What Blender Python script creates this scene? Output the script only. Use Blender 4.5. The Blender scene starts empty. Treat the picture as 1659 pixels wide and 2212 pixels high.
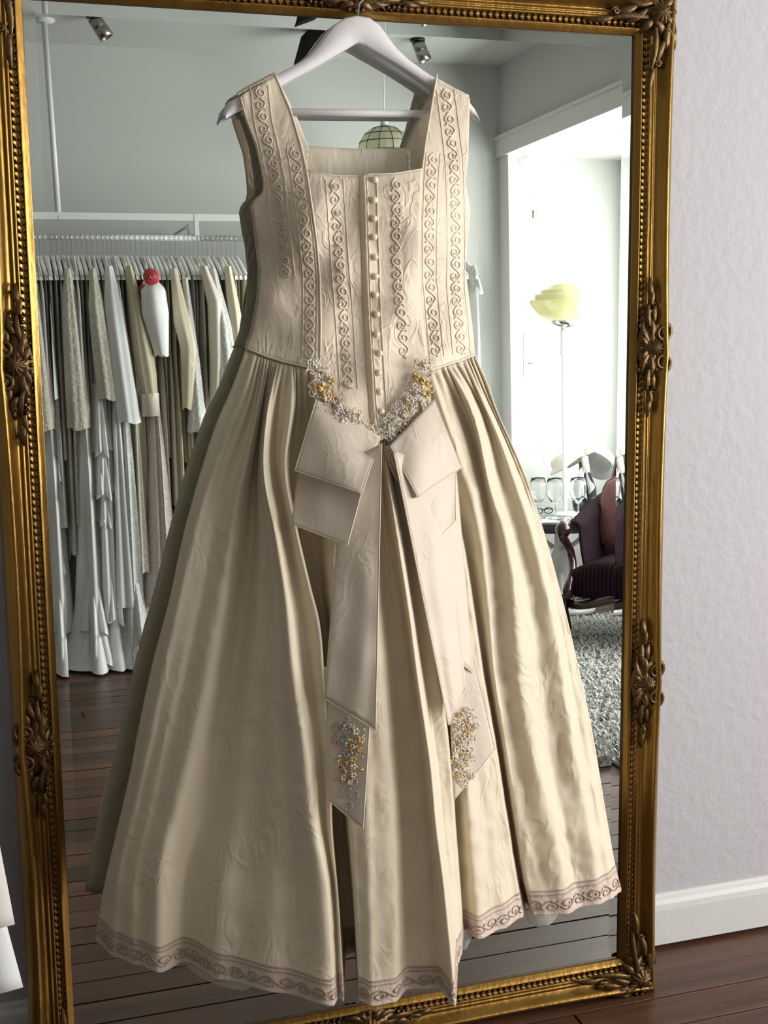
import bpy, math, random
from mathutils import Vector, Matrix, noise
R_ = random.Random(7)
PI = math.pi
sin, cos = math.sin, math.cos
# ------------------------------------------------------------------ camera
FPX, PITCH, YAW, ROLL = 2779.5, .1919, .315, -.0018
CAM = Vector((-.1176, -2.234, 1.4378))
LEAN, BASE, S0, S1, MW = .0422, .1374, .0715, 1.8376, 1.06      # leaning mirror
fw = Vector((sin(YAW)*cos(PITCH), cos(YAW)*cos(PITCH), -sin(PITCH)))
r0 = Vector((cos(YAW), -sin(YAW), 0)); d0 = fw.cross(r0)
RT = r0*cos(ROLL) + d0*sin(ROLL); DN = -r0*sin(ROLL) + d0*cos(ROLL)
sc = bpy.context.scene
cd = bpy.data.cameras.new('camera'); cam = bpy.data.objects.new('camera', cd)
sc.collection.objects.link(cam); sc.camera = cam
cd.sensor_fit = 'HORIZONTAL'; cd.sensor_width = 36; cd.lens = 36*FPX/1659
cd.clip_start = .05
m = Matrix.Identity(4)
for i in range(3):
    m[i][0] = RT[i]; m[i][1] = -DN[i]; m[i][2] = -fw[i]; m[i][3] = CAM[i]
cam.matrix_world = m
# ------------------------------------------------------------------ light
W = bpy.data.worlds.new('world'); sc.world = W; W.use_nodes = True
bg = W.node_tree.nodes['Background']; bg.inputs[0].default_value = (.80, .88, 1, 1); bg.inputs[1].default_value = .9
XW, YB, ZC, XO, ZH = 2.60, -4.27, 2.79, 3.32, 2.327               # side wall, back wall, ceiling, window wall, header
def area(name, loc, rot, sx, sy, power, col):
    l = bpy.data.lights.new(name, 'AREA'); l.shape = 'RECTANGLE'; l.size = sx; l.size_y = sy; l.energy = power; l.color = col
    o = bpy.data.objects.new(name, l); o.location = loc; o.rotation_euler = rot; sc.collection.objects.link(o); return o
WIN = [(-3.55, 1.0), (-2.40, 1.0), (-1.15, 1.0)]
for i, (yc, w) in enumerate(WIN):
    area(['window_bay_back_offscreen', 'window_bay_middle_offscreen', 'window_bay_front_offscreen'][i], (XO+.02, yc, 1.42), (0, PI/2, 0), 1.5, w-.1, 42, (1, .985, .965))   # equal panes of one sky
vs = sc.view_settings
vs.view_transform = 'Standard'; vs.look = 'None'; vs.exposure = .55; vs.gamma = 1; vs.use_curve_mapping = False

# ------------------------------------------------------------------ helpers
def ray(u, v):
    return (RT*((u-829.5)/FPX) + DN*((v-1106)/FPX) + fw)
def at_y(u, v, y):
    D = ray(u, v); return CAM + D*((y-CAM.y)/D.y)
def at_z(u, v, z):
    D = ray(u, v); return CAM + D*((z-CAM.z)/D.z)
MN = Vector((0, -cos(LEAN), sin(LEAN))); MB0 = Vector((0, -BASE, 0))
def mp(x, s, h=0):
    return Vector((x, -BASE + s*sin(LEAN) - h*cos(LEAN), s*cos(LEAN) + h*sin(LEAN)))
def refl(u, v, ax, val):                     # where the mirrored view ray through a pixel meets a plane of the room
    D = ray(u, v); H = CAM + D*((MB0-CAM).dot(MN)/D.dot(MN)); D2 = D - MN*(2*D.dot(MN))
    return H + D2*((val-H[ax])/D2[ax])
def project(P):
    q = Vector(P)-CAM; z = q.dot(fw); return 829.5+FPX*q.dot(RT)/z, 1106+FPX*q.dot(DN)/z
def lerp(a, b, t): return a+(b-a)*t
def tab(T, x):
    if x <= T[0][0]: return T[0][1]
    for (a, p), (b, q) in zip(T, T[1:]):
        if x <= b: return p+(q-p)*(x-a)/(b-a)
    return T[-1][1]
def smooth(t): t = max(0, min(1, t)); return t*t*(3-2*t)
def s2l(c): return c/12.92 if c <= .04045 else ((c+.055)/1.055)**2.4
def hexc(r, g, b): return (s2l(r/255), s2l(g/255), s2l(b/255), 1)

class MB:
    def __init__(s): s.v = []; s.f = []
    def add(s, vs, fs):
        o = len(s.v); s.v += [tuple(p) for p in vs]; s.f += [tuple(i+o for i in f) for f in fs]
    def grid(s, rows, closed=False):
        n = len(rows[0]); vs = [p for r in rows for p in r]; fs = []
        for i in range(len(rows)-1):
            for j in range(n if closed else n-1):
                k = (j+1) % n
                fs.append((i*n+j, i*n+k, (i+1)*n+k, (i+1)*n+j))
        s.add(vs, fs)
    def tube(s, pts, r, n=6, cap=True):
        pts = [Vector(p) for p in pts]; rows = []; N = len(pts)
        prev = None
        for i, p in enumerate(pts):
            t = (pts[min(i+1, N-1)]-pts[max(i-1, 0)])
            t = t.normalized() if t.length > 1e-9 else Vector((0, 0, 1))
            if prev is None: a = t.orthogonal().normalized()
            else:
                a = prev-t*prev.dot(t)
                a = a.normalized() if a.length > 1e-6 else t.orthogonal().normalized()
            prev = a; b = t.cross(a); rr = r(i/(N-1)) if callable(r) else r
            rows.append([p+(a*cos(2*PI*k/n)+b*sin(2*PI*k/n))*rr for k in range(n)])
        s.grid(rows, True)
        if cap:
            o = len(s.v)-N*n
            s.f.append(tuple(o+k for k in range(n))[::-1]); s.f.append(tuple(o+(N-1)*n+k for k in range(n)))
    def lathe(s, prof, c, n=24, ax=None, sx=1, sy=1):
        c = Vector(c); ax = (ax or Vector((0, 0, 1))).normalized()
        a = ax.orthogonal().normalized() if abs(ax.z) < .99 else Vector((1, 0, 0)); b = ax.cross(a)
        s.grid([[c+ax*z+(a*cos(2*PI*k/n)*sx+b*sin(2*PI*k/n)*sy)*r for k in range(n)] for r, z in prof], True)
    def ball(s, c, rx, ry=None, rz=None, n=8, m=5, ex=None, ey=None, ez=None):
        ry = rx if ry is None else ry; rz = rx if rz is None else rz
        ex = ex or Vector((1, 0, 0)); ey = ey or Vector((0, 1, 0)); ez = ez or Vector((0, 0, 1)); c = Vector(c)
        rows = []
        for i in range(m+1):
            th = PI*i/m; rr = max(sin(th), 1e-3)
            rows.append([c+ez*(cos(th)*rz)+ex*(rr*cos(2*PI*k/n)*rx)+ey*(rr*sin(2*PI*k/n)*ry) for k in range(n)])
        s.grid(rows, True)
    def box(s, lo, hi):
        x0, y0, z0 = lo; x1, y1, z1 = hi
        s.add([(x0,y0,z0),(x1,y0,z0),(x1,y1,z0),(x0,y1,z0),(x0,y0,z1),(x1,y0,z1),(x1,y1,z1),(x0,y1,z1)],
              [(0,3,2,1),(4,5,6,7),(0,1,5,4),(1,2,6,5),(2,3,7,6),(3,0,4,7)])
    def prism(s, poly, d):                     # poly: list of Vectors, extruded by vector d
        n = len(poly); vs = [Vector(p) for p in poly]; vs = vs+[p+d for p in vs]
        s.add(vs, [tuple(range(n)), tuple(range(2*n-1, n-1, -1))]+[(i, i+n, (i+1) % n+n, (i+1) % n) for i in range(n)])
    def build(s, name, mat, parent=None, smooth_=True, solid=0, kind=None, origin=None):
        root = parent
        while root is not None and root.parent is not None: root = root.parent
        off = root.location if root is not None else (Vector(origin) if origin is not None else Vector((0, 0, 0)))
        me = bpy.data.meshes.new(name); me.from_pydata([(x-off[0], y-off[1], z-off[2]) for x, y, z in s.v], [], s.f); me.update()
        if smooth_:
            me.polygons.foreach_set('use_smooth', [True]*len(me.polygons))
        o = bpy.data.objects.new(name, me); sc.collection.objects.link(o)
        if mat: me.materials.append(mat)
        if parent: o.parent = parent
        elif origin is not None: o.location = off
        if solid:
            md = o.modifiers.new('thickness', 'SOLIDIFY'); md.thickness = solid; md.offset = 0
        if kind: o['kind'] = kind
        return o
def thing(name, loc, label, cat, group=None):
    o = bpy.data.objects.new(name, None); sc.collection.objects.link(o); o.location = loc; o.empty_display_size = .05
    return tag(o, label, cat, group)
def tag(o, label, cat, group=None, kind=None):
    o['label'] = label; o['category'] = cat
    if group: o['group'] = group
    if kind: o['kind'] = kind
    return o
def struct(mb, name, mat, label, cat, smooth_=False):
    return tag(mb.build(name, mat, None, smooth_), label, cat, None, 'structure')
def copy_tree(o, parent=None):
    c = o.copy(); sc.collection.objects.link(c); c.parent = parent
    for ch in list(o.children): copy_tree(ch, c)
    return c

# ------------------------------------------------------------------ materials
def mat(name, col, rough=.5, metal=0, bump=0, bscale=40, stretch=(1, 1, 1), var=0, vscale=6, spec=.5, alpha=1, trans=0,
        translucent=0, sheen=0, coat=0, detail=5, col2=None, bdist=.01, emit=0):
    M = bpy.data.materials.new(name); M.use_nodes = True; nt = M.node_tree; b = nt.nodes['Principled BSDF']; N = nt.nodes.new; Lk = nt.links.new
    b.inputs['Base Color'].default_value = col; b.inputs['Roughness'].default_value = rough; b.inputs['Metallic'].default_value = metal
    b.inputs['Specular IOR Level'].default_value = spec; b.inputs['Alpha'].default_value = alpha
    b.inputs['Transmission Weight'].default_value = trans; b.inputs['Sheen Weight'].default_value = sheen; b.inputs['Coat Weight'].default_value = coat
    if emit: b.inputs['Emission Color'].default_value = col; b.inputs['Emission Strength'].default_value = emit
    if bump or var:
        tc = N('ShaderNodeTexCoord'); mpn = N('ShaderNodeMapping'); mpn.inputs['Scale'].default_value = stretch; Lk(tc.outputs['Object'], mpn.inputs[0])
    if bump:
        nz = N('ShaderNodeTexNoise'); nz.inputs['Scale'].default_value = bscale; nz.inputs['Detail'].default_value = detail; Lk(mpn.outputs[0], nz.inputs[0])
        bp = N('ShaderNodeBump'); bp.inputs['Strength'].default_value = bump; bp.inputs['Distance'].default_value = bdist
        Lk(nz.outputs[0], bp.inputs['Height']); Lk(bp.outputs[0], b.inputs['Normal'])
    if var:
        n2 = N('ShaderNodeTexNoise'); n2.inputs['Scale'].default_value = vscale; n2.inputs['Detail'].default_value = 6; Lk(mpn.outputs[0], n2.inputs[0])
        cr = N('ShaderNodeValToRGB'); cr.color_ramp.elements[0].position = .3; cr.color_ramp.elements[1].position = .7
        c2 = col2 or tuple(c*(1-var) for c in col[:3])+(1,)
        cr.color_ramp.elements[0].color = c2; cr.color_ramp.elements[1].color = col
        Lk(n2.outputs[0], cr.inputs[0]); Lk(cr.outputs[0], b.inputs['Base Color'])
    if translucent:
        tl = N('ShaderNodeBsdfTranslucent'); tl.inputs[0].default_value = col; mx = N('ShaderNodeMixShader'); mx.inputs[0].default_value = translucent
        out = nt.nodes['Material Output']; Lk(b.outputs[0], mx.inputs[1]); Lk(tl.outputs[0], mx.inputs[2]); Lk(mx.outputs[0], out.inputs[0])
    return M
def wrinkled(name, col, rough, s1, s2, strength, stretch, translucent=.1, sheen=.1, crease=.5, spec=.45):
    """silk: broad soft dents, sharp crossing creases and a fine slub weave"""
    M = mat(name, col, rough, translucent=translucent, sheen=sheen, spec=spec); nt = M.node_tree; N = nt.nodes.new; Lk = nt.links.new
    b = nt.nodes['Principled BSDF']; tc = N('ShaderNodeTexCoord'); mpn = N('ShaderNodeMapping'); mpn.inputs['Scale'].default_value = stretch; Lk(tc.outputs['Object'], mpn.inputs[0])
    n1 = N('ShaderNodeTexNoise'); n1.inputs['Scale'].default_value = s1; n1.inputs['Detail'].default_value = 3; n1.inputs['Distortion'].default_value = .6; Lk(mpn.outputs[0], n1.inputs[0])
    v = N('ShaderNodeTexNoise'); v.inputs['Scale'].default_value = s2; v.inputs['Detail'].default_value = 1.5; v.inputs['Distortion'].default_value = 1.2; Lk(mpn.outputs[0], v.inputs[0])
    v1 = N('ShaderNodeMath'); v1.operation = 'SUBTRACT'; v1.inputs[1].default_value = .5; Lk(v.outputs[0], v1.inputs[0]); v2 = N('ShaderNodeMath'); v2.operation = 'ABSOLUTE'; Lk(v1.outputs[0], v2.inputs[0])
    sm = N('ShaderNodeMapRange'); sm.interpolation_type = 'SMOOTHERSTEP'; sm.inputs['From Max'].default_value = .10; sm.inputs['To Min'].default_value = 1; sm.inputs['To Max'].default_value = 0; Lk(v2.outputs[0], sm.inputs[0])
    # creases only come and go in patches
    pn = N('ShaderNodeTexNoise'); pn.inputs['Scale'].default_value = s1*.6; pn.inputs['Detail'].default_value = 1; Lk(tc.outputs['Object'], pn.inputs[0])
    pr = N('ShaderNodeMapRange'); pr.inputs['From Min'].default_value = .42; pr.inputs['From Max'].default_value = .62; pr.inputs['To Max'].default_value = crease; Lk(pn.outputs[0], pr.inputs[0])
    ml = N('ShaderNodeMath'); ml.operation = 'MULTIPLY'; Lk(sm.outputs[0], ml.inputs[0]); Lk(pr.outputs[0], ml.inputs[1])
    ad = N('ShaderNodeMath'); ad.operation = 'ADD'; Lk(n1.outputs[0], ad.inputs[0]); Lk(ml.outputs[0], ad.inputs[1])
    wn = N('ShaderNodeTexNoise'); wn.inputs['Scale'].default_value = 260; wn.inputs['Detail'].default_value = 2
    mw = N('ShaderNodeMapping'); mw.inputs['Scale'].default_value = (.12, .12, 1.5); Lk(tc.outputs['Object'], mw.inputs[0]); Lk(mw.outputs[0], wn.inputs[0])
    aw = N('ShaderNodeMath'); aw.operation = 'MULTIPLY_ADD'; aw.inputs[1].default_value = .05; Lk(wn.outputs[0], aw.inputs[0]); Lk(ad.outputs[0], aw.inputs[2])
    bp = N('ShaderNodeBump'); bp.inputs['Strength'].default_value = strength; bp.inputs['Distance'].default_value = .012; Lk(aw.outputs[0], bp.inputs['Height']); Lk(bp.outputs[0], b.inputs['Normal'])
    return M
def lace_mat(name, col, alpha_lo=.35, scale=70, rough=.7):
    M = mat(name, col, rough, translucent=.15); nt = M.node_tree; N = nt.nodes.new; Lk = nt.links.new; b = nt.nodes['Principled BSDF']
    tc = N('ShaderNodeTexCoord'); v = N('ShaderNodeTexVoronoi'); v.inputs['Scale'].default_value = scale; Lk(tc.outputs['Object'], v.inputs[0])
    cr = N('ShaderNodeValToRGB'); cr.color_ramp.elements[0].position = .3; cr.color_ramp.elements[1].position = .5
    d = tuple(c*.80 for c in col[:3])+(1,); cr.color_ramp.elements[0].color = col; cr.color_ramp.elements[1].color = d
    Lk(v.outputs[0], cr.inputs[0]); Lk(cr.outputs[0], b.inputs['Base Color'])
    bp = N('ShaderNodeBump'); bp.inputs['Strength'].default_value = .6; bp.inputs['Distance'].default_value = .004; bp.invert = True; Lk(v.outputs[0], bp.inputs['Height']); Lk(bp.outputs[0], b.inputs['Normal'])
    return M
MW_ = mat('white plaster wall', hexc(188, 185, 188), .75, bump=.22, bscale=42, var=.03, vscale=3, detail=8, bdist=.012)
MPAINT = mat('white wall paint', hexc(192, 194, 190), .8)
MCEIL = MPAINT
MTRIM = mat('white gloss trim', hexc(212, 211, 208), .35)
MSKIRT = mat('baseboard paint', hexc(212, 211, 208), .38, bump=.12, bscale=18)
MGOLD = mat('antique gold leaf', (.36, .20, .045, 1), .30, .88, bump=.12, bscale=90, stretch=(1, 1, .25), var=.35, vscale=14)
MGOLD2 = mat('toned gold ornament', (.135, .078, .028, 1), .38, .75, bump=.15, bscale=160, var=.4, vscale=60)
MDARK = mat('black rebate', (.012, .010, .008, 1), .6)
MGLASS = mat('silvered mirror glass', (.73, .775, .745, 1), .0, 1)
MHANG = mat('white painted wood', hexc(226, 222, 222), .4)
MSTEEL = mat('chrome', (.72, .72, .72, 1), .16, 1)
MSILK = wrinkled('ivory dupion silk', (.845, .745, .575, 1), .60, 14, 22, .24, (1, 1, .5), .24, .15, .7, .28)
MSILKB = wrinkled('bodice silk', (.75, .635, .50, 1), .50, 24, 26, .38, (1.5, 1, .7), .08, .1, .5, .35)
MBOW = wrinkled('champagne bow satin', (.70, .60, .49, 1), .52, 14, 24, .14, (1, 1, .6), .08, .1, .5, .3)
MLIN = wrinkled('satin lining', (.76, .67, .53, 1), .3, 16, 14, .25, (2, 1, .6), .08, .1, .2)
MHEM = mat('hem braid silk', (.62, .50, .41, 1), .55, bump=.35, bscale=120, var=.12, vscale=20)
MCORD = mat('embroidery cord', (.74, .63, .50, 1), .45)
MHCORD = mat('hem cord', (.40, .285, .22, 1), .5)
MPIPE = mat('piping cord', (.74, .65, .5, 1), .45)
MPEARL = mat('pearl beads', (.66, .60, .52, 1), .14, coat=.6)
MAMBER = mat('amber sequins', (.62, .40, .12, 1), .12, .2, coat=.6)
MLACE = mat('corded lace', (.66, .58, .47, 1), .5)
MTULLE = mat('petticoat tulle', (.80, .80, .80, 1), .8, alpha=.42)

# ------------------------------------------------------------------ room
def slab(name, lo, hi, mt, label, cat):
    b = MB(); b.box(lo, hi); return struct(b, name, mt, label, cat)
XL = -3.0
slab('wall_mirror', (XL, 0, -.02), (XO, .12, ZC), MW_, 'rough white plaster wall behind the gold mirror', 'wall')
slab('wall_back', (XL, YB-.12, -.02), (XO, YB, ZC), MPAINT, 'plain white wall behind the rail of dresses', 'wall')
slab('wall_left', (XL-.12, YB, -.02), (XL, 0, ZC), MPAINT, 'white wall at the dim end of the room', 'wall')
slab('ceiling', (XL, YB, ZC), (XW, 0, ZC+.1), MCEIL, 'white ceiling above the dress rail', 'ceiling')
slab('ceiling_alcove', (XW, YB, ZH+.005), (XO, 0, ZH+.105), MCEIL, 'low white ceiling of the window bay', 'ceiling')
slab('wall_header', (XW, YB, ZH+.09), (XW+.12, 0, ZC), MPAINT, 'white wall above the wide opening to the window bay', 'wall')
slab('trim_1', (XW-.02, YB+.001, ZH), (XW+.125, -.001, ZH+.092), MTRIM, 'white painted beam over the wide opening', 'trim')
slab('trim_2', (XW-.03, YB+.001, ZH+.088), (XW, -.001, ZH+.104), MTRIM, 'thin ledge moulding on top of the beam', 'trim')
slab('trim_3', (XW-.005, YB+.001, 0), (XW+.045, YB+.125, ZH), MTRIM, 'white post at the back end of the opening', 'trim')
slab('trim_4', (XW-.005, -.5, 0), (XW+.12, -.001, ZH), MTRIM, 'white post at the mirror end of the opening', 'trim')
# window wall with three glazed openings
b = MB(); b.box((XO, YB, -.02), (XO+.12, 0, .66)); b.box((XO, YB, 2.18), (XO+.12, 0, ZH+.1))
ed = [YB]
for yc, w in WIN: ed += [yc-w/2, yc+w/2]
ed.append(0)
for i in range(0, len(ed), 2): b.box((XO, ed[i], .66), (XO+.12, ed[i+1], 2.18))
struct(b, 'wall_window', MPAINT, 'white wall of the bay with three windows', 'wall')
MPANE = mat('window glass', (1, 1, 1, 1), .0, trans=1); MPANE.node_tree.nodes['Principled BSDF'].inputs['IOR'].default_value = 1.02
for i, (yc, w) in enumerate(WIN):
    b = MB(); y0, y1 = yc-w/2, yc+w/2
    for lo, hi in (((y0, .66), (y0+.05, 2.18)), ((y1-.05, .66), (y1, 2.18)), ((y0, .66), (y1, .71)), ((y0, 2.13), (y1, 2.18)), ((y0, 1.40), (y1, 1.44))):
        b.box((XO+.03, lo[0], lo[1]), (XO+.08, hi[0], hi[1]))
    o = struct(b, 'window_%d' % (i+1), MTRIM, ['bay window next to the back wall', 'middle window of the bay', 'bay window nearest the mirror wall'][i], 'window')
    for z0, z1 in ((.71, 1.40), (1.44, 2.13)):
        p = MB(); p.box((XO+.052, y0+.05, z0), (XO+.057, y1-.05, z1)); p.build('pane', MPANE, o, False)
# floor: boards parallel to the mirror wall
b = MB(); b.box((XL, YB, -.08), (XO, 0, -.012))
floor = struct(b, 'floor', mat('subfloor timber', (.085, .045, .026, 1), .9), 'dark stained floor of narrow timber boards', 'floor')
BM = []
for k, c in enumerate(((.112, .047, .024), (.084, .037, .020), (.132, .060, .031), (.066, .031, .018), (.100, .043, .023))):
    BM.append(mat('dark floor board %d' % k, c+(1,), .36, bump=.14, bscale=16, stretch=(.35, 6, 6), var=.45, vscale=5, detail=8, col2=tuple(x*.45 for x in c)+(1,)))
bw = .0925; y = -.001; row = 0
while y > YB+.02:
    y1 = max(y-bw, YB); cuts = [XL]+sorted([XL+1.2+((row*1.37) % 2.9)])+[XO]
    for a, c in zip(cuts, cuts[1:]):
        p = MB(); g = .0021; dz = R_.uniform(-.0008, .0008); z1 = dz if row else -.004
        x0, x1 = a+g, c-g; ya, yb = y1+g, y-g; bv = .0006
        p.add([(x0,ya,-.0118),(x1,ya,-.0118),(x1,yb,-.0118),(x0,yb,-.0118),(x0,ya,z1-bv),(x1,ya,z1-bv),(x1,yb,z1-bv),(x0,yb,z1-bv),
               (x0+bv,ya+bv,z1),(x1-bv,ya+bv,z1),(x1-bv,yb-bv,z1),(x0+bv,yb-bv,z1)],
              [(0,3,2,1),(8,9,10,11),(0,1,5,4),(1,2,6,5),(2,3,7,6),(3,0,4,7),(4,5,9,8),(5,6,10,9),(6,7,11,10),(7,4,8,11)])
        p.build('floor_board', BM[R_.randrange(5)], floor, False)
    y = y1; row += 1
# baseboards with a rounded top
def baseboard(name, p0, p1, n, label, h=.116):
    p0 = Vector(p0); p1 = Vector(p1); n = Vector(n)
    prof = [(0, .006), (.018, .006), (.019, .085), (.017, .098), (.010, .105), (.008, .112), (.003, h), (0, h)]
    b = MB(); b.grid([[p+n*d+Vector((0, 0, z)) for d, z in prof] for p in (p0, p1)]); return struct(b, name, MSKIRT, label, 'baseboard')
baseboard('baseboard_mirror', (XL, 0, 0), (XO, 0, 0), (0, -1, 0), 'white painted baseboard along the mirror wall')
baseboard('baseboard_back', (XO, YB, 0), (XL, YB, 0), (0, 1, 0), 'white baseboard under the dress rail wall')

# ------------------------------------------------------------------ mirror
mir = thing('standing_mirror', mp(MW/2, 0), 'tall gilt framed mirror leaning against the white wall', 'mirror')
BV = .024; BT = .0211                                    # bevel width and its prism angle
g = MB(); h0 = BV*BT
xo0, xo1, so0, so1 = -.004, MW+.004, S0-.004, S1+.004
inn = [(xo0+BV, so0+BV), (xo1-BV, so0+BV), (xo1-BV, so1-BV), (xo0+BV, so1-BV)]
out = [(xo0, so0), (xo1, so0), (xo1, so1), (xo0, so1)]
g.add([mp(x, s) for x, s in inn], [(0, 1, 2, 3)])
glass = g.build('mirror_glass', MGLASS, mir, False)
for i in range(4):
    j = (i+1) % 4; e = MB(); e.add([mp(*out[i], h0), mp(*out[j], h0), mp(*inn[j], 0), mp(*inn[i], 0)], [(0, 1, 2, 3)])
    e.build('bevelled_edge', MGLASS, glass, False)
bk = MB(); bk.prism([mp(-.06, S0-.05, -.004), mp(MW+.06, S0-.05, -.004), mp(MW+.06, S1+.05, -.004), mp(-.06, S1+.05, -.004)], MN*-.012)
bk.build('backing_board', mat('brown backing board', (.08, .05, .03, 1), .8), mir, False)
PROF = [(0, .0, 0), (0, .007, 0), (.0015, .009, 0), (.006, .0125, 0), (.0105, .0185, 0), (.0125, .0185, 0), (.0128, .0145, 0), (.0245, .0165, 0), (.0250, .0205, 0),
        (.0275, .0225, 0), (.0300, .0205, 0), (.0305, .0175, 0), (.0330, .0215, 0), (.0355, .0225, 0), (.0375, .0200, 0), (.0385, .0185, 0), (.0430, .0200, .2), (.0500, .0270, .5),
        (.0570, .0380, .9), (.0610, .0445, 1), (.0645, .0460, 1), (.0670, .0440, 1), (.0700, .0380, .8), (.0735, .0270, .4), (.0750, .0140, 0), (.0755, -.016, 0)]
FWID = .0755
def swept(q, n):                                         # outer ridge sways in between the ornaments
    f = (q*n) % 1.0; return .0075*sin(PI*f)**.7
def side_pt(k, q, w, h):
    h *= .78
    # k: 0 bottom 1 right 2 top 3 left ; q in 0..1 along it
    if k == 0: return mp(lerp(-w, MW+w, q), S0-w*.95, h)
    if k == 2: return mp(lerp(-w, MW+w, q), S1+w, h)
    if k == 1: return mp(MW+w, lerp(S0-w*.95, S1+w, q), h)
    return mp(-w, lerp(S0-w*.95, S1+w, q), h)
for k, nm in enumerate(('bottom', 'right', 'top', 'left')):
    f = MB(); n = 96 if k % 2 else 64; nb = 3 if k % 2 else 2
    rows = [[side_pt(k, i/n, w-sw*swept(i/n, nb), h) for w, h, sw in PROF] for i in range(n+1)]
    if k in (0, 3): rows = [r[::-1] for r in rows]
    f.grid(rows); sd = f.build('frame_moulding', MGOLD, mir)
    r = MB(); ln = MW if k % 2 == 0 else S1-S0; cnt = int(ln/.0115)
    for i in range(cnt):
        q = (i+.5)/cnt; p = side_pt(k, q, .0187, .0175); p2 = side_pt(k, q+.002, .0187, .0175); t = (p2-p).normalized(); o = MN.cross(t)
        for sgn in (1, -1):
            d = (t*.75+o*.66*sgn).normalized()
            r.ball(p+o*.0024*sgn, .0056, .0017, .0026, 6, 4, d, MN.cross(d), MN)
    r.build('leaf_beading', MGOLD2, sd, kind='stuff')
    e = MB(); e.grid([[side_pt(k, q, -.0003, .0062), side_pt(k, q, .0003, -.003)] for q in (0, 1)]); e.build('black_rebate', MDARK, sd, False)
def scroll(b, c, ea, eo, r, turns, hand, h, tw):
    pts = []
    for i in range(26):
        t = i/25; a = t*turns*2*PI; rr = r*(1-.82*t)
        pts.append(c+ea*(rr*cos(a)*hand)+eo*(rr*sin(a))+MN*(h+.004*t))
    b.tube(pts, lambda t: tw*(1-.35*t), 6)
def leaf(b, p0, p1, w, h, bend=0):
    ax = p1-p0; ln = ax.length; d = ax/ln; o = MN.cross(d); rows = []
    for i in range(8):
        t = i/7; wd = w*sin(PI*min(1, .12+t*.88))**.8*(1-.35*t); c = p0+ax*t+o*(bend*sin(PI*t))+MN*(h*sin(PI*(.15+.8*t)))
        rows.append([c-o*wd-MN*.002, c-o*wd*.5+MN*.003, c+MN*.0012, c+o*wd*.5+MN*.003, c+o*wd-MN*.002])
    b.grid(rows)
def shell(b, c, ea, eo, R, h, flutes=11):
    rows = []
    for i in range(9):
        t = i/8; rows.append([c+ea*(R*t*cos(2*PI*k/44))+eo*(R*t*sin(2*PI*k/44))+MN*(h*(1-t*t)+.003*t*cos(flutes*2*PI*k/44)) for k in range(44)])
    b.grid(rows, True)
def ornament(c, ea, eo, kind):
    """ea runs along the moulding, eo points to its outer edge"""
    b = MB(); hh = .014
    base = b
    P = lambda a, o, h=hh: c+ea*a+eo*(o if o > 0 else o*.72)+MN*h
    rows = []
    for i in range(6):                                   # low cushion that carries the carving
        t = i/5; rows.append([P(.060*t*cos(2*PI*k/32)*(1+.10*cos(5*2*PI*k/32)), -.006+.033*t*sin(2*PI*k/32)*(1+.1*cos(4*2*PI*k/32)), hh+.016*(1-t*t)+.001) for k in range(32)])
    b.grid(rows, True)
    for s in (-1, 1):
        for (a0, o0, a1, o1, w, bd) in ((.012, -.018, .052, -.030, .007, .006), (.020, -.008, .062, -.018, .007, -.005), (.018, .004, .050, .018, .008, .008),
                                        (.040, -.016, .088, -.012, .006, .004), (.080, -.012, .118, -.014, .006, -.003), (.098, -.012, .130, -.013, .007, .002), (.004, .020, .030, .034, .007, .004), (.034, .010, .066, .026, .008, -.005), (.050, -.002, .082, .006, .007, .004), (.006, -.022, .030, -.036, .007, .003)):
            leaf(b, P(s*a0, o0, hh+.010), P(s*a1, o1, hh+.004), w, .006, bd*s)
        for a in (.058, .068, .076): b.ball(P(s*a, -.024+.1*(a-.05), hh+.004), .0042, n=6, m=4)
    for k in range(9):
        an = PI*(k/8); b.ball(P(.030*cos(an), -.010-.027*sin(an), hh+.008), .0042, n=6, m=4)
    root = b.build('ornament', MGOLD2, mir)
    sh = MB(); shell(sh, P(0, .000, hh+.012), ea, eo, .019, .011); sh.build('shell', MGOLD2, root)
    for s in (-1, 1):
        q = MB(); scroll(q, P(s*.028, .016, hh), ea, eo, .0185, 1.6, s, .013, .0046); q.build('scroll', MGOLD2, root)
        q = MB(); scroll(q, P(s*.078, .000, hh), ea, eo, .0065, 1.1, -s, .004, .0026); q.build('scroll', MGOLD2, root)
    return root
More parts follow.
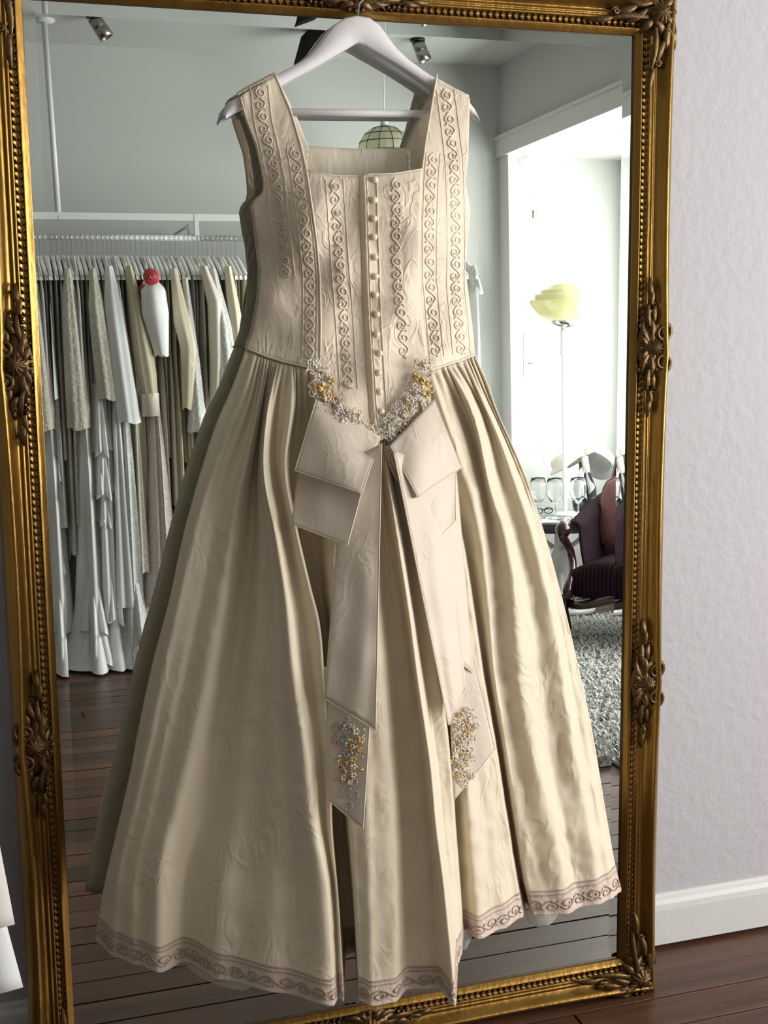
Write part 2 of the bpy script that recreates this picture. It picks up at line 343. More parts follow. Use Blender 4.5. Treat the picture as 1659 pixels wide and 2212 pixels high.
def corner(cx, cs, sx, ss):
    ex = Vector((sx, 0, 0)); es = (mp(0, 1)-mp(0, 0))*ss
    c = mp(cx, cs); hh = .016; P = lambda a, o, h=hh: c+ex*min(a*1.06, .032)+es*min(o*1.06, .032)+MN*h
    b = MB(); rows = []
    for i in range(6):
        t = i/5; rows.append([P(.043*t*cos(2*PI*k/36)*(1+.10*cos(6*2*PI*k/36)), .043*t*sin(2*PI*k/36)*(1+.1*cos(6*2*PI*k/36)), hh+.024*(1-t*t)-.004) for k in range(36)])
    b.grid(rows, True)
    for (a0, o0, a1, o1, w, bd) in ((-.02, .012, -.075, .020, .009, .006), (-.03, .0, -.070, -.022, .007, .004), (-.028, -.012, -.105, -.018, .007, -.004), (-.095, -.016, -.140, -.018, .007, .003),
                                    (-.012, -.018, .004, -.046, .009, .006), (.012, -.02, .020, -.075, .009, -.006), (-.012, -.028, -.018, -.105, .007, .004), (-.016, -.095, -.018, -.140, .007, -.003),
                                    (.008, .008, .034, .036, .010, .003), (.0, .02, .004, .038, .008, .003), (.02, .0, .038, .004, .008, -.003), (-.02, -.018, -.040, -.036, .009, 0), (.006, -.010, .040, -.030, .010, .004), (-.010, .006, -.034, .038, .010, -.004), (.012, -.030, .036, -.060, .009, .004), (-.030, .012, -.060, .036, .009, -.004), (-.050, .004, -.092, -.006, .008, .003), (.004, -.050, -.006, -.092, .008, -.003)):
        leaf(b, P(a0, o0, hh+.014), P(a1, o1, hh+.003), w, .007, bd)
    for k in range(9):
        an = PI*.5+PI*1.0*k/8; b.ball(P(.030*cos(an), .030*sin(an), hh+.012), .0045, n=6, m=4)
    root = b.build('corner_ornament', MGOLD2, mir)
    sh = MB(); shell(sh, P(-.002, -.002, hh+.016), ex, es, .021, .010); sh.build('shell', MGOLD2, root)
    for (a, o, hd, r) in ((-.032, .018, 1, .014), (.018, -.032, -1, .014), (.016, .016, 1, .011), (-.085, -.004, -1, .007), (-.004, -.085, 1, .007)):
        q = MB(); scroll(q, P(a, o, 0), ex, es, r, 1.5, hd, hh+.010, .0036); q.build('scroll', MGOLD2, root)
ES = (mp(0, 1)-mp(0, 0)).normalized(); EX = Vector((1, 0, 0))
cw = .040
for cx, sx in ((-cw, -1), (MW+cw, 1)):
    for cs, ss in ((S0-cw, -1), (S1+cw, 1)): corner(cx, cs, sx, ss)
H_ = S1-S0
def plane_s(u, v):
    D = ray(u, v); return (CAM+D*((MB0+MN*.02-CAM).dot(MN)/D.dot(MN))).z/cos(LEAN)
for (u, v, x, eo) in ((50, 790, -.041, -EX), (88, 1612, -.041, -EX), (1402, 752, MW+.041, EX), (1385, 1478, MW+.041, EX)):
    ornament(mp(x, plane_s(u, v)), ES, eo, 0)
ornament(mp(at_y(775, 5, -.1).x, S1+.036), EX, ES, 1); ornament(mp(at_y(795, 2190, -.15).x, S0-.036), EX, -ES, 1)

# ------------------------------------------------------------------ hanger
YH = -.092
hang = thing('clothes_hanger', at_y(772, 35, YH), 'white wooden clothes hanger hooked on the mirror frame holding the wedding dress', 'hanger')
TOPC = [(487, 250), (491, 232), (503, 216), (524, 204), (560, 183), (600, 160), (640, 139), (668, 121), (690, 98), (708, 72), (724, 52), (746, 38), (772, 33),
        (800, 38), (822, 54), (840, 80), (858, 104), (884, 128), (915, 151), (945, 171), (980, 193), (1008, 211), (1026, 234), (1037, 260)]
BOTC = [(488, 257), (505, 247), (522, 238), (560, 213), (600, 190), (640, 168), (672, 151), (700, 135), (722, 122), (742, 111), (752, 105), (762, 99), (776, 91),
        (792, 99), (806, 108), (826, 119), (846, 131), (872, 147), (905, 169), (938, 192), (970, 212), (1000, 232), (1018, 248), (1036, 263)]
b = MB(); rows = []
for (a, c) in zip(TOPC, BOTC):
    fr = YH-.013; bkk = YH+.014
    tp, bt = at_y(*a, fr), at_y(*c, fr); dz = bt-tp
    r = [tp+dz*.0+Vector((0, .003, 0)), tp+dz*.08, tp+dz*.5+Vector((0, -.0025, 0)), tp+dz*.92, bt+Vector((0, .003, 0))]
    k = [Vector((p.x, bkk-(p.y-fr), p.z)) for p in r][::-1]
    rows.append(r+k)
b.grid(rows, True); n = len(rows[0]); b.f.append(tuple(range(n))); b.f.append(tuple(range(len(b.v)-n, len(b.v)))[::-1]); b.build('yoke', MHANG, hang)
b = MB(); b.tube([at_y(522, 241, YH+.001), at_y(1012, 247, YH+.001)], .0062, 14); b.build('trouser_bar', MHANG, hang)
hp = at_y(772, 36, YH); topz = mp(0, S1+FWID+.006).z
b = MB(); yf = mp(0, S1, .050).y
YK = mp(0, S1, .060).y
pts = [hp, hp+Vector((.001, -.008, .02)), Vector((hp.x+.002, YK, S1+.02)), Vector((hp.x+.002, YK+.002, topz-.01)), Vector((hp.x+.002, YK+.008, topz+.004))]
for k in range(9):
    a = PI*k/8; pts.append(Vector((hp.x+.002, YK+.008+.026-.026*cos(a), topz+.006+.018*sin(a))))
b.tube(pts, .0019, 8); b.build('hook', MSTEEL, hang)

# ------------------------------------------------------------------ wedding dress
dress = thing('wedding_dress', at_y(772, 950, -.2), 'ivory silk wedding dress with buttoned bodice and beaded bow hanging before the mirror', 'dress')
UL = [(160, 515), (200, 517), (255, 532), (311, 555), (360, 567), (402, 574), (418, 570), (432, 552), (447, 546), (515, 555), (585, 563), (655, 558), (718, 545), (752, 532), (860, 505), (960, 470)]
UR = [(160, 1008), (213, 1015), (272, 1013), (342, 1011), (395, 1005), (447, 1015), (500, 1013), (574, 1004), (648, 1013), (704, 1020), (768, 1026), (860, 1050), (960, 1080)]
ULS = [(160, 520), (300, 535), (450, 546), (600, 562), (752, 532), (960, 480)]
URS = [(160, 1012), (300, 1012), (450, 1015), (580, 1005), (768, 1026), (960, 1080)]
DV = [(160, .0), (230, .010), (300, .024), (400, .058), (470, .070), (580, .058), (680, .052), (760, .060), (860, .085), (960, .105)]
def YBOD(u, v):                                           # depth of the bodice front
    l, r = tab(ULS, v), tab(URS, v); s = max(0, min(1, (u-l)/(r-l)))
    bust = .018*math.exp(-((v-470)/90)**2)*(math.exp(-((s-.27)/.13)**2)+math.exp(-((s-.74)/.13)**2))
    y = tab([(160, -.112), (300, -.118), (450, -.124), (760, -.132), (960, -.150)], v)-tab(DV, v)*(1-abs(2*s-1)**2.6)-bust
    # slack drapes of an empty bodice
    y -= .0035*sin(u*.045+v*.020)*smooth((v-380)/80)+.0025*sin(u*.021-v*.037+1)*smooth((v-420)/80)
    y += .0030*noise.noise(Vector((u*.022, v*.016, 3.1)))
    return y
def SB(u, v, e=0):
    return at_y(u, v, YBOD(u, v)-e)
PIL = [(160, 594), (237, 627), (314, 650), (367, 662), (440, 673), (520, 684), (600, 691), (700, 693), (770, 692), (800, 690)]
PIR = [(160, 944), (220, 934), (304, 920), (365, 912), (450, 908), (560, 906), (640, 908), (700, 914), (770, 922), (800, 926)]
WSE = [(532, 752), (570, 768), (610, 781), (650, 790), (690, 800), (710, 835), (740, 880), (775, 915), (815, 940), (832, 945), (850, 930), (885, 885), (915, 830), (926, 800), (960, 790), (1000, 777), (1026, 766)]
def wse(u): return tab(WSE, u)
SHL = [(512, 207), (530, 196), (560, 180), (596, 162)]; SHR = [(943, 174), (970, 184), (1000, 202), (1012, 212)]
def panel(name, ul, ur, vt, vb, nu=26, nv=60, e=0, m=MSILKB, parent=None, fn=SB):
    b = MB(); rows = []
    for i in range(nv+1):
        r = []
        for j in range(nu+1):
            a = j/nu; u = lerp(ul(vt(0)), ur(vt(1)), a)
            for _ in range(3):
                v = lerp(vt(a), vb(u), i/nv); u = lerp(ul(v), ur(v), a)
            r.append(fn(u, v, e))
        rows.append(r)
    b.grid(rows); return b.build(name, m, parent or dress, solid=.0016)
tL = lambda a: lerp(207, 162, a**.9); tR = lambda a: lerp(174, 212, a**.9)
panel('side_panel', lambda v: tab(UL, v), lambda v: tab(PIL, v), tL, wse, 30, 80)
panel('side_panel', lambda v: tab(PIR, v), lambda v: tab(UR, v), tR, wse, 26, 80)
NKL = lambda a: tab([(0, 367), (.45, 379), (1, 381)], a); NKR = lambda a: tab([(0, 376), (.5, 375), (1, 365)], a)
CF = [(370, 789), (500, 793), (600, 796), (700, 800), (800, 806), (900, 812), (950, 820)]
panel('front_panel', lambda v: tab(PIL, v), lambda v: tab(CF, v)+1, NKL, wse, 26, 70)
panel('front_panel', lambda v: tab(CF, v)-5, lambda v: tab(PIR, v), NKR, wse, 26, 70, .004)
# fold of the button stand, standing up towards the buttons so that it turns from the window and its two rows of stitching cord
panel('placket', lambda v: tab(CF, v)-14, lambda v: tab(CF, v)-1, lambda a: 380, lambda u: 932, 3, 40, 0, MSILKB, None, lambda u, v, e: SB(u, v, .001+.009*max(0, min(1, (u-tab(CF, v)+14)/13))))
def track_px(T, n): 
    v0, v1 = T[0][0], T[-1][0]; return [(tab(T, lerp(v0, v1, i/n)), lerp(v0, v1, i/n)) for i in range(n+1)]
def cord(name, pix, r, mt, e=.0015, parent=None, fn=SB):
    b = MB(); b.tube([fn(u, v, e) for u, v in pix], r, 6); return b.build(name, mt, parent or dress)
for T in (PIL, PIR): cord('piping', track_px([t for t in T if t[0] <= 800], 70), .0017, MPIPE)
cord('neckline_piping', [(lerp(662, 788, i/14), NKL(i/14)) for i in range(15)], .0011, MPIPE); cord('neckline_piping', [(lerp(790, 912, i/14), NKR(i/14)) for i in range(15)], .0011, MPIPE, .005)
cord('waist_piping', [(lerp(532, 690, i/20), wse(lerp(532, 690, i/20))) for i in range(21)], .0018, MPIPE); cord('waist_piping', [(lerp(926, 1026, i/16), wse(lerp(926, 1026, i/16))) for i in range(17)], .0018, MPIPE)
cord('armhole_piping', [(tab(UL, v), v) for v in range(210, 434, 8)], .0012, MPIPE, .0005)
# gathered cords beside the buttons, wavy
for du, rr in ((3, .0012), (24, .0010)):
    cord('stitched_tuck', [(tab(CF, v)+du+2.2*noise.noise(Vector((v*.09, du, 0))), v) for v in range(384, 925, 6)], rr, MPIPE, .006)
# covered buttons
for (u, v) in ((810, 388), (808, 432), (808, 472), (808, 512), (810, 555), (811, 597), (811, 637), (814, 679), (814, 722), (820, 763), (818, 805), (820, 846), (824, 889)):
    p = SB(u, v, .008); b = MB(); b.lathe([(0, -.0045), (.0045, -.004), (.0058, -.001), (.0054, .0018), (.0035, .0036), (0, .0042)], p, 16, Vector((-.1, -1, .1))); bt = b.build('covered_button', MPIPE, dress)
    l = MB(); l.tube([SB(u-13, v+3, .006), SB(u-8, v-5, .009), SB(u-2, v-5, .010), SB(u+3, v-1, .0105)], .0007, 5); l.build('button_loop', MPIPE, bt)
# scroll embroidery
def strip(pathpts):
    P = [Vector((u, v)) for u, v in pathpts]; L = [0]
    for a, c in zip(P, P[1:]): L.append(L[-1]+(c-a).length)
    def f(a, o):
        a = max(0, min(L[-1]-1e-6, a))
        for i in range(len(P)-1):
            if a <= L[i+1]:
                t = (a-L[i])/(L[i+1]-L[i]); d = (P[i+1]-P[i]).normalized(); q = P[i].lerp(P[i+1], t); return q.x-d.y*o, q.y+d.x*o
    return f, L[-1]
def vine(f, L, per, amp, rnd):
    """an undulating stem with a curl in every bend"""
    out = []; n = max(2, int(L/per)); per = L/n; ph = rnd.random()
    st = []
    k = int(n*22)
    for i in range(k+1):
        a = L*i/k; st.append(f(a, amp*.62*sin(2*PI*(a/per))))
    out.append(st)
    for j in range(2*n):
        ac = (j+.5)*per/2; sg = 1 if j % 2 == 0 else -1; c = []
        tn = 1.15+rnd.random()*.3
        for i in range(17):
            t = i/16; an = t*tn*2*PI; rr = amp*.80*(1-.70*t)
            c.append(f(ac+rr*.9*sin(an)+per*.03, sg*(-amp*.18+rr*.8*cos(an))))
        out.append(c)
        if rnd.random() < .7:
            out.append([f(ac+per*(.18+.10*t), sg*amp*(.2+.9*t-.5*t*t)) for t in (0, .33, .66, 1)])
    return out
def embroider(name, pts, per, amp, r, mt, fn, e, edge=None, parent=None, seed=1, er=.0009):
    f, L = strip(pts); b = MB(); rnd = random.Random(seed)
    for pl in vine(f, L, per, amp, rnd):
        b.tube([fn(u, v, e) for u, v in pl], r, 5)
    if edge:
        for sg in (1, -1):
            n = int(L/7); b.tube([fn(*f(L*i/n, sg*(edge+1.6*noise.noise(Vector((i*.7, sg*5, seed))))), e*.6) for i in range(n+1)], er, 5)
    return b.build(name, mt, parent or dress, kind='stuff')
EMB = [[(560, 186), (568, 260), (585, 330), (598, 400), (604, 470), (612, 540), (618, 600)], [(634, 318), (642, 360), (652, 430), (663, 520), (670, 600), (670, 690), (668, 775)],
       [(722, 388), (727, 460), (734, 560), (741, 650), (747, 740), (754, 840)], [(855, 384), (857, 460), (855, 540), (860, 620), (869, 700), (874, 770)],
       [(936, 330), (931, 400), (928, 500), (928, 600), (936, 690), (944, 770)], [(962, 192), (972, 270), (981, 350), (984, 440), (985, 540), (984, 620), (992, 700), (997, 765)]]
for i, p in enumerate(EMB):
    embroider('scroll_embroidery', p, 52, 14.5, .00105, MCORD, SB, .0022 if i != 3 else .0062, 19 if i not in (1, 4) else 15, seed=i)
# little bead flowers along the two middle strips
for (u, v) in ((722, 402), (729, 462), (733, 532), (739, 585), (743, 646), (744, 708), (749, 765), (752, 830), (856, 404), (863, 465), (856, 532), (858, 590), (867, 652), (872, 710), (875, 773)):
    p = SB(u, v, .006); b = MB()
    for k in range(6): b.ball(p+Vector((.0030*cos(k*PI/3), 0, .0030*sin(k*PI/3))), .0014, n=6, m=4)
    b.ball(p+Vector((0, -.001, 0)), .0016, n=6, m=4); b.build('bead_flower', MCORD, dress, kind='stuff')

# bodice back, seen through the neckline and in the mirror
YBK = -.100
def SK(u, v, e=0):
    l, r = tab(ULS, v), tab(URS, v); s = max(0, min(1, (u-l)/(r-l)))
    return at_y(u, v, tab([(160, -.080), (240, -.083), (330, -.090), (450, -.096), (760, -.108)], v)-.020*abs(2*s-1)**3*smooth((v-250)/200)+.0015*sin(u*.06))
BKL = [(160, 594), (250, 640), (321, 668), (500, 670), (960, 670)]; BKR = [(160, 944), (200, 930), (250, 905), (321, 876), (500, 880), (960, 880)]
bkvb = lambda u: tab([(400, 745), (533, 752), (770, 800), (1026, 766), (1200, 760)], u)
panel('back_panel', lambda v: tab(UL, v)-5, lambda v: tab(BKL, v), tL, bkvb, 16, 50, 0, MSILKB, None, SK)
panel('back_panel', lambda v: tab(BKR, v), lambda v: tab(UR, v), tR, bkvb, 16, 50, 0, MLIN, None, SK)
panel('back_lining', lambda v: tab([(314, 646), (420, 652), (960, 660)], v), lambda v: tab([(314, 884), (420, 890), (960, 890)], v), lambda a: tab([(0, 314), (.2, 317), (.5, 321), (1, 320)], a), bkvb, 30, 40, 0, MLIN, None, SK)
for (sh, side) in ((SHL, 0), (SHR, 1)):                  # shoulder fold over the hanger
    b = MB(); rows = []
    for i in range(13):
        t = i/12; u = lerp(sh[0][0], sh[-1][0], t); v = (tL if side == 0 else tR)(t); a, c = SB(u, v), SK(u, v)
        up = Vector((0, 0, .004)); rows.append([a, a+up*.6+Vector((0, .004, 0)), a.lerp(c, .5)+up*1.2, c+up*.6-Vector((0, .003, 0)), c])
    b.grid(rows); b.build('shoulder_seam', MSILKB, dress, solid=.0012)

# ---- skirt, front: fold lines traced as (u, v) from waist to hem; hem height fixes how far each fold stands out
ZHEM = .332
TR = [
 ([(532,752),(500,840),(460,936),(404,1125),(365,1300),(333,1420),(303,1555),(277,1690),(227,1906),(207,2030)], 0),
 ([(556,766),(528,860),(490,960),(441,1090),(408,1210),(384,1320),(360,1430),(326,1600),(296,1740),(258,1900),(250,2064)], .010),
 ([(566,769),(545,880),(515,980),(478,1100),(448,1220),(423,1330),(400,1440),(363,1600),(333,1740),(300,1900),(297,2080)], -.004),
 ([(575,772),(557,890),(535,1000),(508,1120),(488,1250),(468,1360),(448,1470),(424,1590),(383,1750),(350,1880),(345,2096)], .016),
 ([(585,775),(566,900),(552,1020),(545,1140),(530,1260),(515,1370),(495,1480),(470,1600),(440,1760),(405,1900),(398,2074)], -.022),
 ([(592,777),(570,900),(560,1020),(568,1140),(572,1260),(566,1370),(556,1480),(546,1600),(528,1760),(500,1900),(480,2112)], -.006),
 ([(598,778),(574,900),(566,1020),(583,1140),(598,1260),(602,1370),(602,1480),(608,1600),(615,1760),(620,1900),(606,2140)], .002),
 ([(603,780),(578,890),(570,1020),(596,1160),(617,1300),(627,1404),(640,1500),(661,1635),(678,1780),(705,1930),(719,2168)], .024),
 ([(616,783),(598,890),(592,1000),(612,1120),(640,1270),(657,1390),(670,1490),(690,1635),(701,1780),(722,1930),(731,2152)], -.014),
 ([(632,787),(633,880),(618,1002),(630,1100),(668,1265),(690,1352),(699,1470),(712,1653),(716,1800),(731,1960),(742,2158)], .020),
 ([(640,788),(640,880),(627,1004),(638,1104),(675,1268),(696,1356),(705,1474),(718,1655),(723,1800),(737,1960),(747,2058)], -.030),
 ([(662,794),(668,900),(690,1010),(682,1130),(692,1260),(706,1360),(716,1470),(729,1650),(741,1790),(757,1930),(767,2052)], -.030),
 ([(688,800),(715,900),(735,1010),(722,1150),(722,1260),(728,1360),(735,1470),(748,1650),(757,1780),(768,1930),(777,2158)], .008),
 ([(712,838),(742,920),(765,1010),(760,1150),(770,1260),(778,1360),(785,1470),(795,1650),(800,1780),(803,1930),(806,2168)], .014),
 ([(748,890),(772,950),(790,1010),(795,1150),(805,1260),(812,1360),(820,1470),(835,1650),(845,1780),(850,1930),(852,2160)], .010),
 ([(790,924),(800,970),(812,1020),(820,1150),(832,1260),(842,1360),(855,1470),(868,1650),(876,1780),(880,1930),(882,2132)], -.024),
 ([(824,943),(826,980),(830,1030),(843,1150),(862,1260),(878,1360),(893,1470),(914,1650),(926,1780),(938,1930),(946,2130)], -.018),
 ([(832,945),(834,985),(842,1050),(858,1150),(874,1260),(888,1360),(902,1470),(929,1653),(942,1790),(960,1930),(984,2168)], .022),
 ([(836,942),(842,990),(855,1060),(875,1150),(890,1260),(905,1360),(920,1470),(945,1653),(958,1790),(974,1930),(990,2076)], -.006),
 ([(842,938),(852,990),(868,1060),(893,1150),(912,1260),(932,1360),(948,1470),(968,1620),(980,1790),(991,1930),(997,2058)], .022),
 ([(850,930),(862,990),(880,1060),(905,1150),(925,1260),(942,1360),(956,1470),(976,1620),(987,1790),(997,1930),(1002,2010)], -.022),
 ([(868,908),(885,970),(905,1050),(935,1150),(955,1260),(970,1360),(985,1470),(1003,1620),(1015,1790),(1028,1930),(1035,2024)], .010),
 ([(890,877),(910,950),(935,1050),(965,1150),(985,1260),(1000,1360),(1015,1470),(1035,1620),(1055,1790),(1075,1930),(1085,2002)], -.004),
 ([(906,846),(925,930),(955,1050),(990,1150),(1010,1260),(1025,1360),(1042,1470),(1070,1620),(1090,1750),(1112,1880),(1129,1977)], .014),
 ([(914,832),(935,925),(965,1040),(1000,1150),(1020,1260),(1035,1360),(1052,1470),(1078,1620),(1099,1750),(1119,1880),(1136,1946)], -.030),
 ([(932,798),(957,880),(996,992),(1030,1110),(1045,1220),(1056,1330),(1066,1450),(1090,1600),(1112,1750),(1133,1880),(1152,1972)], .012),
 ([(955,791),(990,870),(1020,950),(1045,1060),(1062,1180),(1072,1300),(1080,1450),(1106,1600),(1136,1750),(1163,1880),(1185,1972)], -.014),
 ([(968,788),(1010,862),(1034,932),(1059,1055),(1090,1160),(1108,1270),(1118,1420),(1147,1600),(1182,1750),(1210,1880),(1225,1970)], .026),
 ([(985,782),(1025,850),(1058,930),(1090,1055),(1122,1170),(1150,1290),(1168,1420),(1190,1600),(1215,1750),(1240,1880),(1258,1954)], -.014),
 ([(1006,774),(1041,860),(1080,950),(1120,1062),(1150,1160),(1180,1280),(1203,1400),(1230,1570),(1258,1740),(1280,1860),(1292,1950)], .018),
 ([(1015,770),(1048,850),(1093,950),(1138,1065),(1167,1170),(1199,1290),(1224,1410),(1255,1570),(1285,1740),(1306,1850),(1318,1938)], -.010),
 ([(1026,766),(1054,830),(1078,897),(1136,1030),(1181,1170),(1216,1300),(1240,1400),(1277,1569),(1306,1740),(1327,1860),(1342,1922)], 0)]
NV = 110; SUB = 7
def resample(P, n):
    L = [0]
    for a, c in zip(P, P[1:]): L.append(L[-1]+math.hypot(c[0]-a[0], c[1]-a[1]))
    T = list(zip(L, P)); out = []
    # smooth (Catmull-Rom) through the traced points
    m = len(P)
    for i in range(n+1):
        d = L[-1]*i/n; k = 0
        while k < m-2 and d > L[k+1]: k += 1
        t = (d-L[k])/(L[k+1]-L[k]); p0, p1, p2, p3 = P[max(k-1, 0)], P[k], P[k+1], P[min(k+2, m-1)]
        q = [.5*((2*p1[c])+(-p0[c]+p2[c])*t+(2*p0[c]-5*p1[c]+4*p2[c]-p3[c])*t*t+(-p0[c]+3*p1[c]-3*p2[c]+p3[c])*t**3) for c in (0, 1)]
        out.append((q[0], q[1]))
    return out
tracks = []
for P, rg in TR:
    px = resample(P, NV); yh = at_z(*P[-1], ZHEM).y; y0 = YBOD(*P[0])+.004
    ys = []
    for i in range(NV+1):
        t = i/NV; env = smooth(t/.10)*(1-t)**.8
        ys.append(lerp(y0, yh, t**.9)-rg*env)
    tracks.append([(px[i][0], px[i][1], ys[i]) for i in range(NV+1)])
NC = (len(tracks)-1)*SUB+1
SK_P = []                                                 # grid of (u, v, y)
for i in range(NV+1):
    row = []
    for j in range(NC):
        k = min(j//SUB, len(tracks)-2); t = (j-k*SUB)/SUB
        a, c = tracks[k][i], tracks[k+1][i]; tt = i/NV
        w = smooth(t); u = lerp(a[0], c[0], t); v = lerp(a[1], c[1], lerp(t, w, smooth((tt-.8)/.2))); y = lerp(a[2], c[2], w)
        # gathers below the waist seam
        q = k+t; y -= .0045*sin(q*2*PI*1.5)*smooth(tt/.02)*(1-smooth((tt-.05)/.30))
        P = (u*.010, v*.0045); am = smooth(tt/.15)*(1-.75*smooth((tt-.90)/.10))
        rt = .45+.75*smooth((u-820)/250)+.25*smooth((250-abs(u-700))/200)
        y += am*rt*(.0050*noise.noise(Vector((P[0], P[1], 1)))+.0042*noise.noise(Vector((u*.024, v*.013, 2)))+.0038*(abs(noise.noise(Vector((u*.030+v*.012, v*.026-u*.01, 4))))-.2)+.0020*noise.noise(Vector((u*.07, v*.04, 5))))
        row.append((u, v, y))
    SK_P.append(row)
for j in range(NC):                                       # wavy lower edge
    pass
FR = [[at_y(*p) for p in r] for r in SK_P]
b = MB(); b.grid(FR); b.build('skirt_front', MSILK, dress, solid=.0012)
# back of the skirt, between the two side edges and the glass
BR = []
NB = 72
for i in range(NV+1):
    Rt, Lf = FR[i][-1], FR[i][0]; r = []; tt = i/NV
    for j in range(NB+1):
        a = j/NB; p = Rt.lerp(Lf, a); ym = -BASE+p.z*math.tan(LEAN)-.016
        bul = sin(PI*a)**.45; tgt = ym-.012
        y = lerp(p.y, max(p.y, tgt), bul); y -= abs(.010*sin(a*PI*13+.6*sin(tt*4))*tt*bul)+.006*sin(a*31)*tt*bul
        r.append(Vector((p.x, min(y, ym), p.z)))
    BR.append(r)
b = MB(); b.grid(BR); b.build('skirt_back', MSILK, dress, solid=.0012)
# embroidered hem band
def row_at(i, j):                                         # fractional row
    k = min(int(i), NV-1); t = i-k; return tuple(lerp(SK_P[k][j][c], SK_P[k+1][j][c], t) for c in range(3))
HB = 5.2
def HEMP(jf, hf, e=0):                                    # jf along the hem (column), hf 0 at the edge .. 1 top of band
    j = max(0, min(NC-2, int(jf))); t = jf-j; a, c = row_at(NV-HB*hf, j), row_at(NV-HB*hf, j+1)
    u, v, y = (lerp(a[k], c[k], t) for k in range(3)); return at_y(u, v, y-.0022-e)
b = MB(); b.grid([[HEMP(j, hf)+Vector((0, 0, -.004*(1-hf))) for j in range(NC)] for hf in (1, .96, .5, .05, 0)]); band = b.build('hem_band', MHEM, dress, solid=.001)
b = MB(); b.tube([HEMP(j*.5, .97, .001) for j in range(2*(NC-1)+1)], .0010, 5); b.build('hem_cord', MHCORD, band); b = MB(); b.tube([HEMP(j*.5, .82, .001) for j in range(2*(NC-1)+1)], .0009, 5); b.build('hem_cord', MHCORD, band)
# column positions by true length along the hem, so the scrolls keep one size
HL = [0]
for j in range(1, NC): HL.append(HL[-1]+(HEMP(j, .5)-HEMP(j-1, .5)).length)
def colat(d):
    d = max(0, min(HL[-1]-1e-6, d)); lo = 0; hi = NC-1
    while hi-lo > 1:
        mid = (lo+hi)//2
        if HL[mid] <= d: lo = mid
        else: hi = mid
    return lo+(d-HL[lo])/(HL[hi]-HL[lo])
rnd = random.Random(3); b = MB(); bh = .060
for pl in vine(lambda a, o: (a, o), HL[-1], .060, .0200, rnd):
    b.tube([HEMP(colat(a), .40+o/bh, .0012) for a, o in pl], .0012, 5)
b.build('hem_scrolls', MHCORD, band, kind='stuff')
BH = [[BR[NV-int(HB)][j]*(1-f)+BR[NV][j]*f+Vector((0, .0015, 0)) for j in range(NB+1)] for f in (0, 1)]
b = MB(); b.grid(BH); b.build('hem_band', MHEM, dress, solid=.001)
# petticoat edges below the hem
def petti(pts, drop, dy):
    b = MB(); rows = []
    for (u, v) in pts:
        p = at_z(u, v, ZHEM); k = len(rows)/(len(pts)-1); p = Vector((p.x, p.y+dy, ZHEM+.008)); rows.append([p, p-Vector((0, .001, .008)), p-Vector((0, .002, .008+drop*(.25+.75*sin(PI*k)**.6)))])
    b.grid(rows); b.build('petticoat_edge', MTULLE, dress)
petti([(385, 2070), (410, 2084), (440, 2100), (470, 2112), (500, 2122), (530, 2132), (556, 2136)], .022, .020)
petti([(992, 2020), (1004, 2030), (1016, 2030), (1030, 2024)], .030, .02)
petti([(1136, 1962), (1150, 1976), (1172, 1984), (1198, 1984), (1220, 1976)], .026, .02)

# ---- skirt depth lookup for what lies on it
def YSK(u, v):
    best = -9; bi = None; dm = 1e9
    for i in range(0, NV+1, 2):
        r = SK_P[i]
        if abs(r[len(r)//2][1]-v) > 260: continue
        for j in range(0, NC, 2):
            p = r[j]; d = (p[0]-u)**2+(p[1]-v)**2
            if d < dm: dm = d; bi = p
    return bi[2]
CY = {}
def YT(u, v):                                             # front-most skirt depth around a pixel, smoothed
    k = (round(u/12), round(v/16))
    if k not in CY: CY[k] = min(YSK(u+du, v+dv) for du in (-14, 0, 14) for dv in (-24, 24))
    return CY[k]
def sheet(name, quad, lift, mt, n=18, m=18, wav=.003, ripple=0, hemline=None, seed=0, bowl=0, yfix=None):
    """quad: tl, tr, br, bl pixels; lift: distance in front of the skirt at the four corners"""
    (tl, tr, br, bl) = quad; b = MB(); rows = []
    yc = [(yfix[k] if yfix else YT(*quad[k]))-lift[k] for k in range(4)]
    for i in range(m+1):
        t = i/m; r = []
        for j in range(n+1):
            a = j/n; u = lerp(lerp(tl[0], tr[0], a), lerp(bl[0], br[0], a), t); v = lerp(lerp(tl[1], tr[1], a), lerp(bl[1], br[1], a), t)
            y = lerp(lerp(yc[0], yc[1], a), lerp(yc[3], yc[2], a), t)-bowl*sin(PI*t)*sin(PI*min(1, a+.1))
            y += wav*noise.noise(Vector((u*.018, v*.011, seed)))+ripple*sin(a*PI*3+t*2+seed)*t
            r.append(at_y(u, v, y))
        rows.append(r)
    b.grid(rows); o = b.build(name, mt, dress, solid=.0016); return o, rows
def edging(rows, parent, sides, r=.0010):
    for s in sides:
        if s == 'r': pts = [x[-1] for x in rows]
        elif s == 'l': pts = [x[0] for x in rows]
        elif s == 'b': pts = rows[-1]
        else: pts = rows[0]
        b = MB(); b.tube([p+Vector((0, -.0006, 0)) for p in pts], r, 5); b.build('turned_edge', MPIPE, parent)
# lower tails with beadwork
Yl = YT(760, 1640); 
o, rw = sheet('beaded_tail', [(700, 1440), (806, 1440), (784, 1792), (712, 1730)], [.003, .016, .020, .003], MBOW, 14, 26, .002, .001, seed=1, yfix=[YT(715, 1440), YT(795, 1440), YT(775, 1780), YT(725, 1720)]); edging(rw, o, 'rb'); tail1 = (o, rw)
o, rw = sheet('beaded_tail', [(966, 1400), (1022, 1420), (1069, 1619), (980, 1728)], [.008, .010, .012, .010], MBOW, 14, 26, .002, .001, seed=2, yfix=[YT(990, 1440), YT(1020, 1440), YT(1060, 1600), YT(1005, 1690)]); edging(rw, o, 'rb'); tail2 = (o, rw)
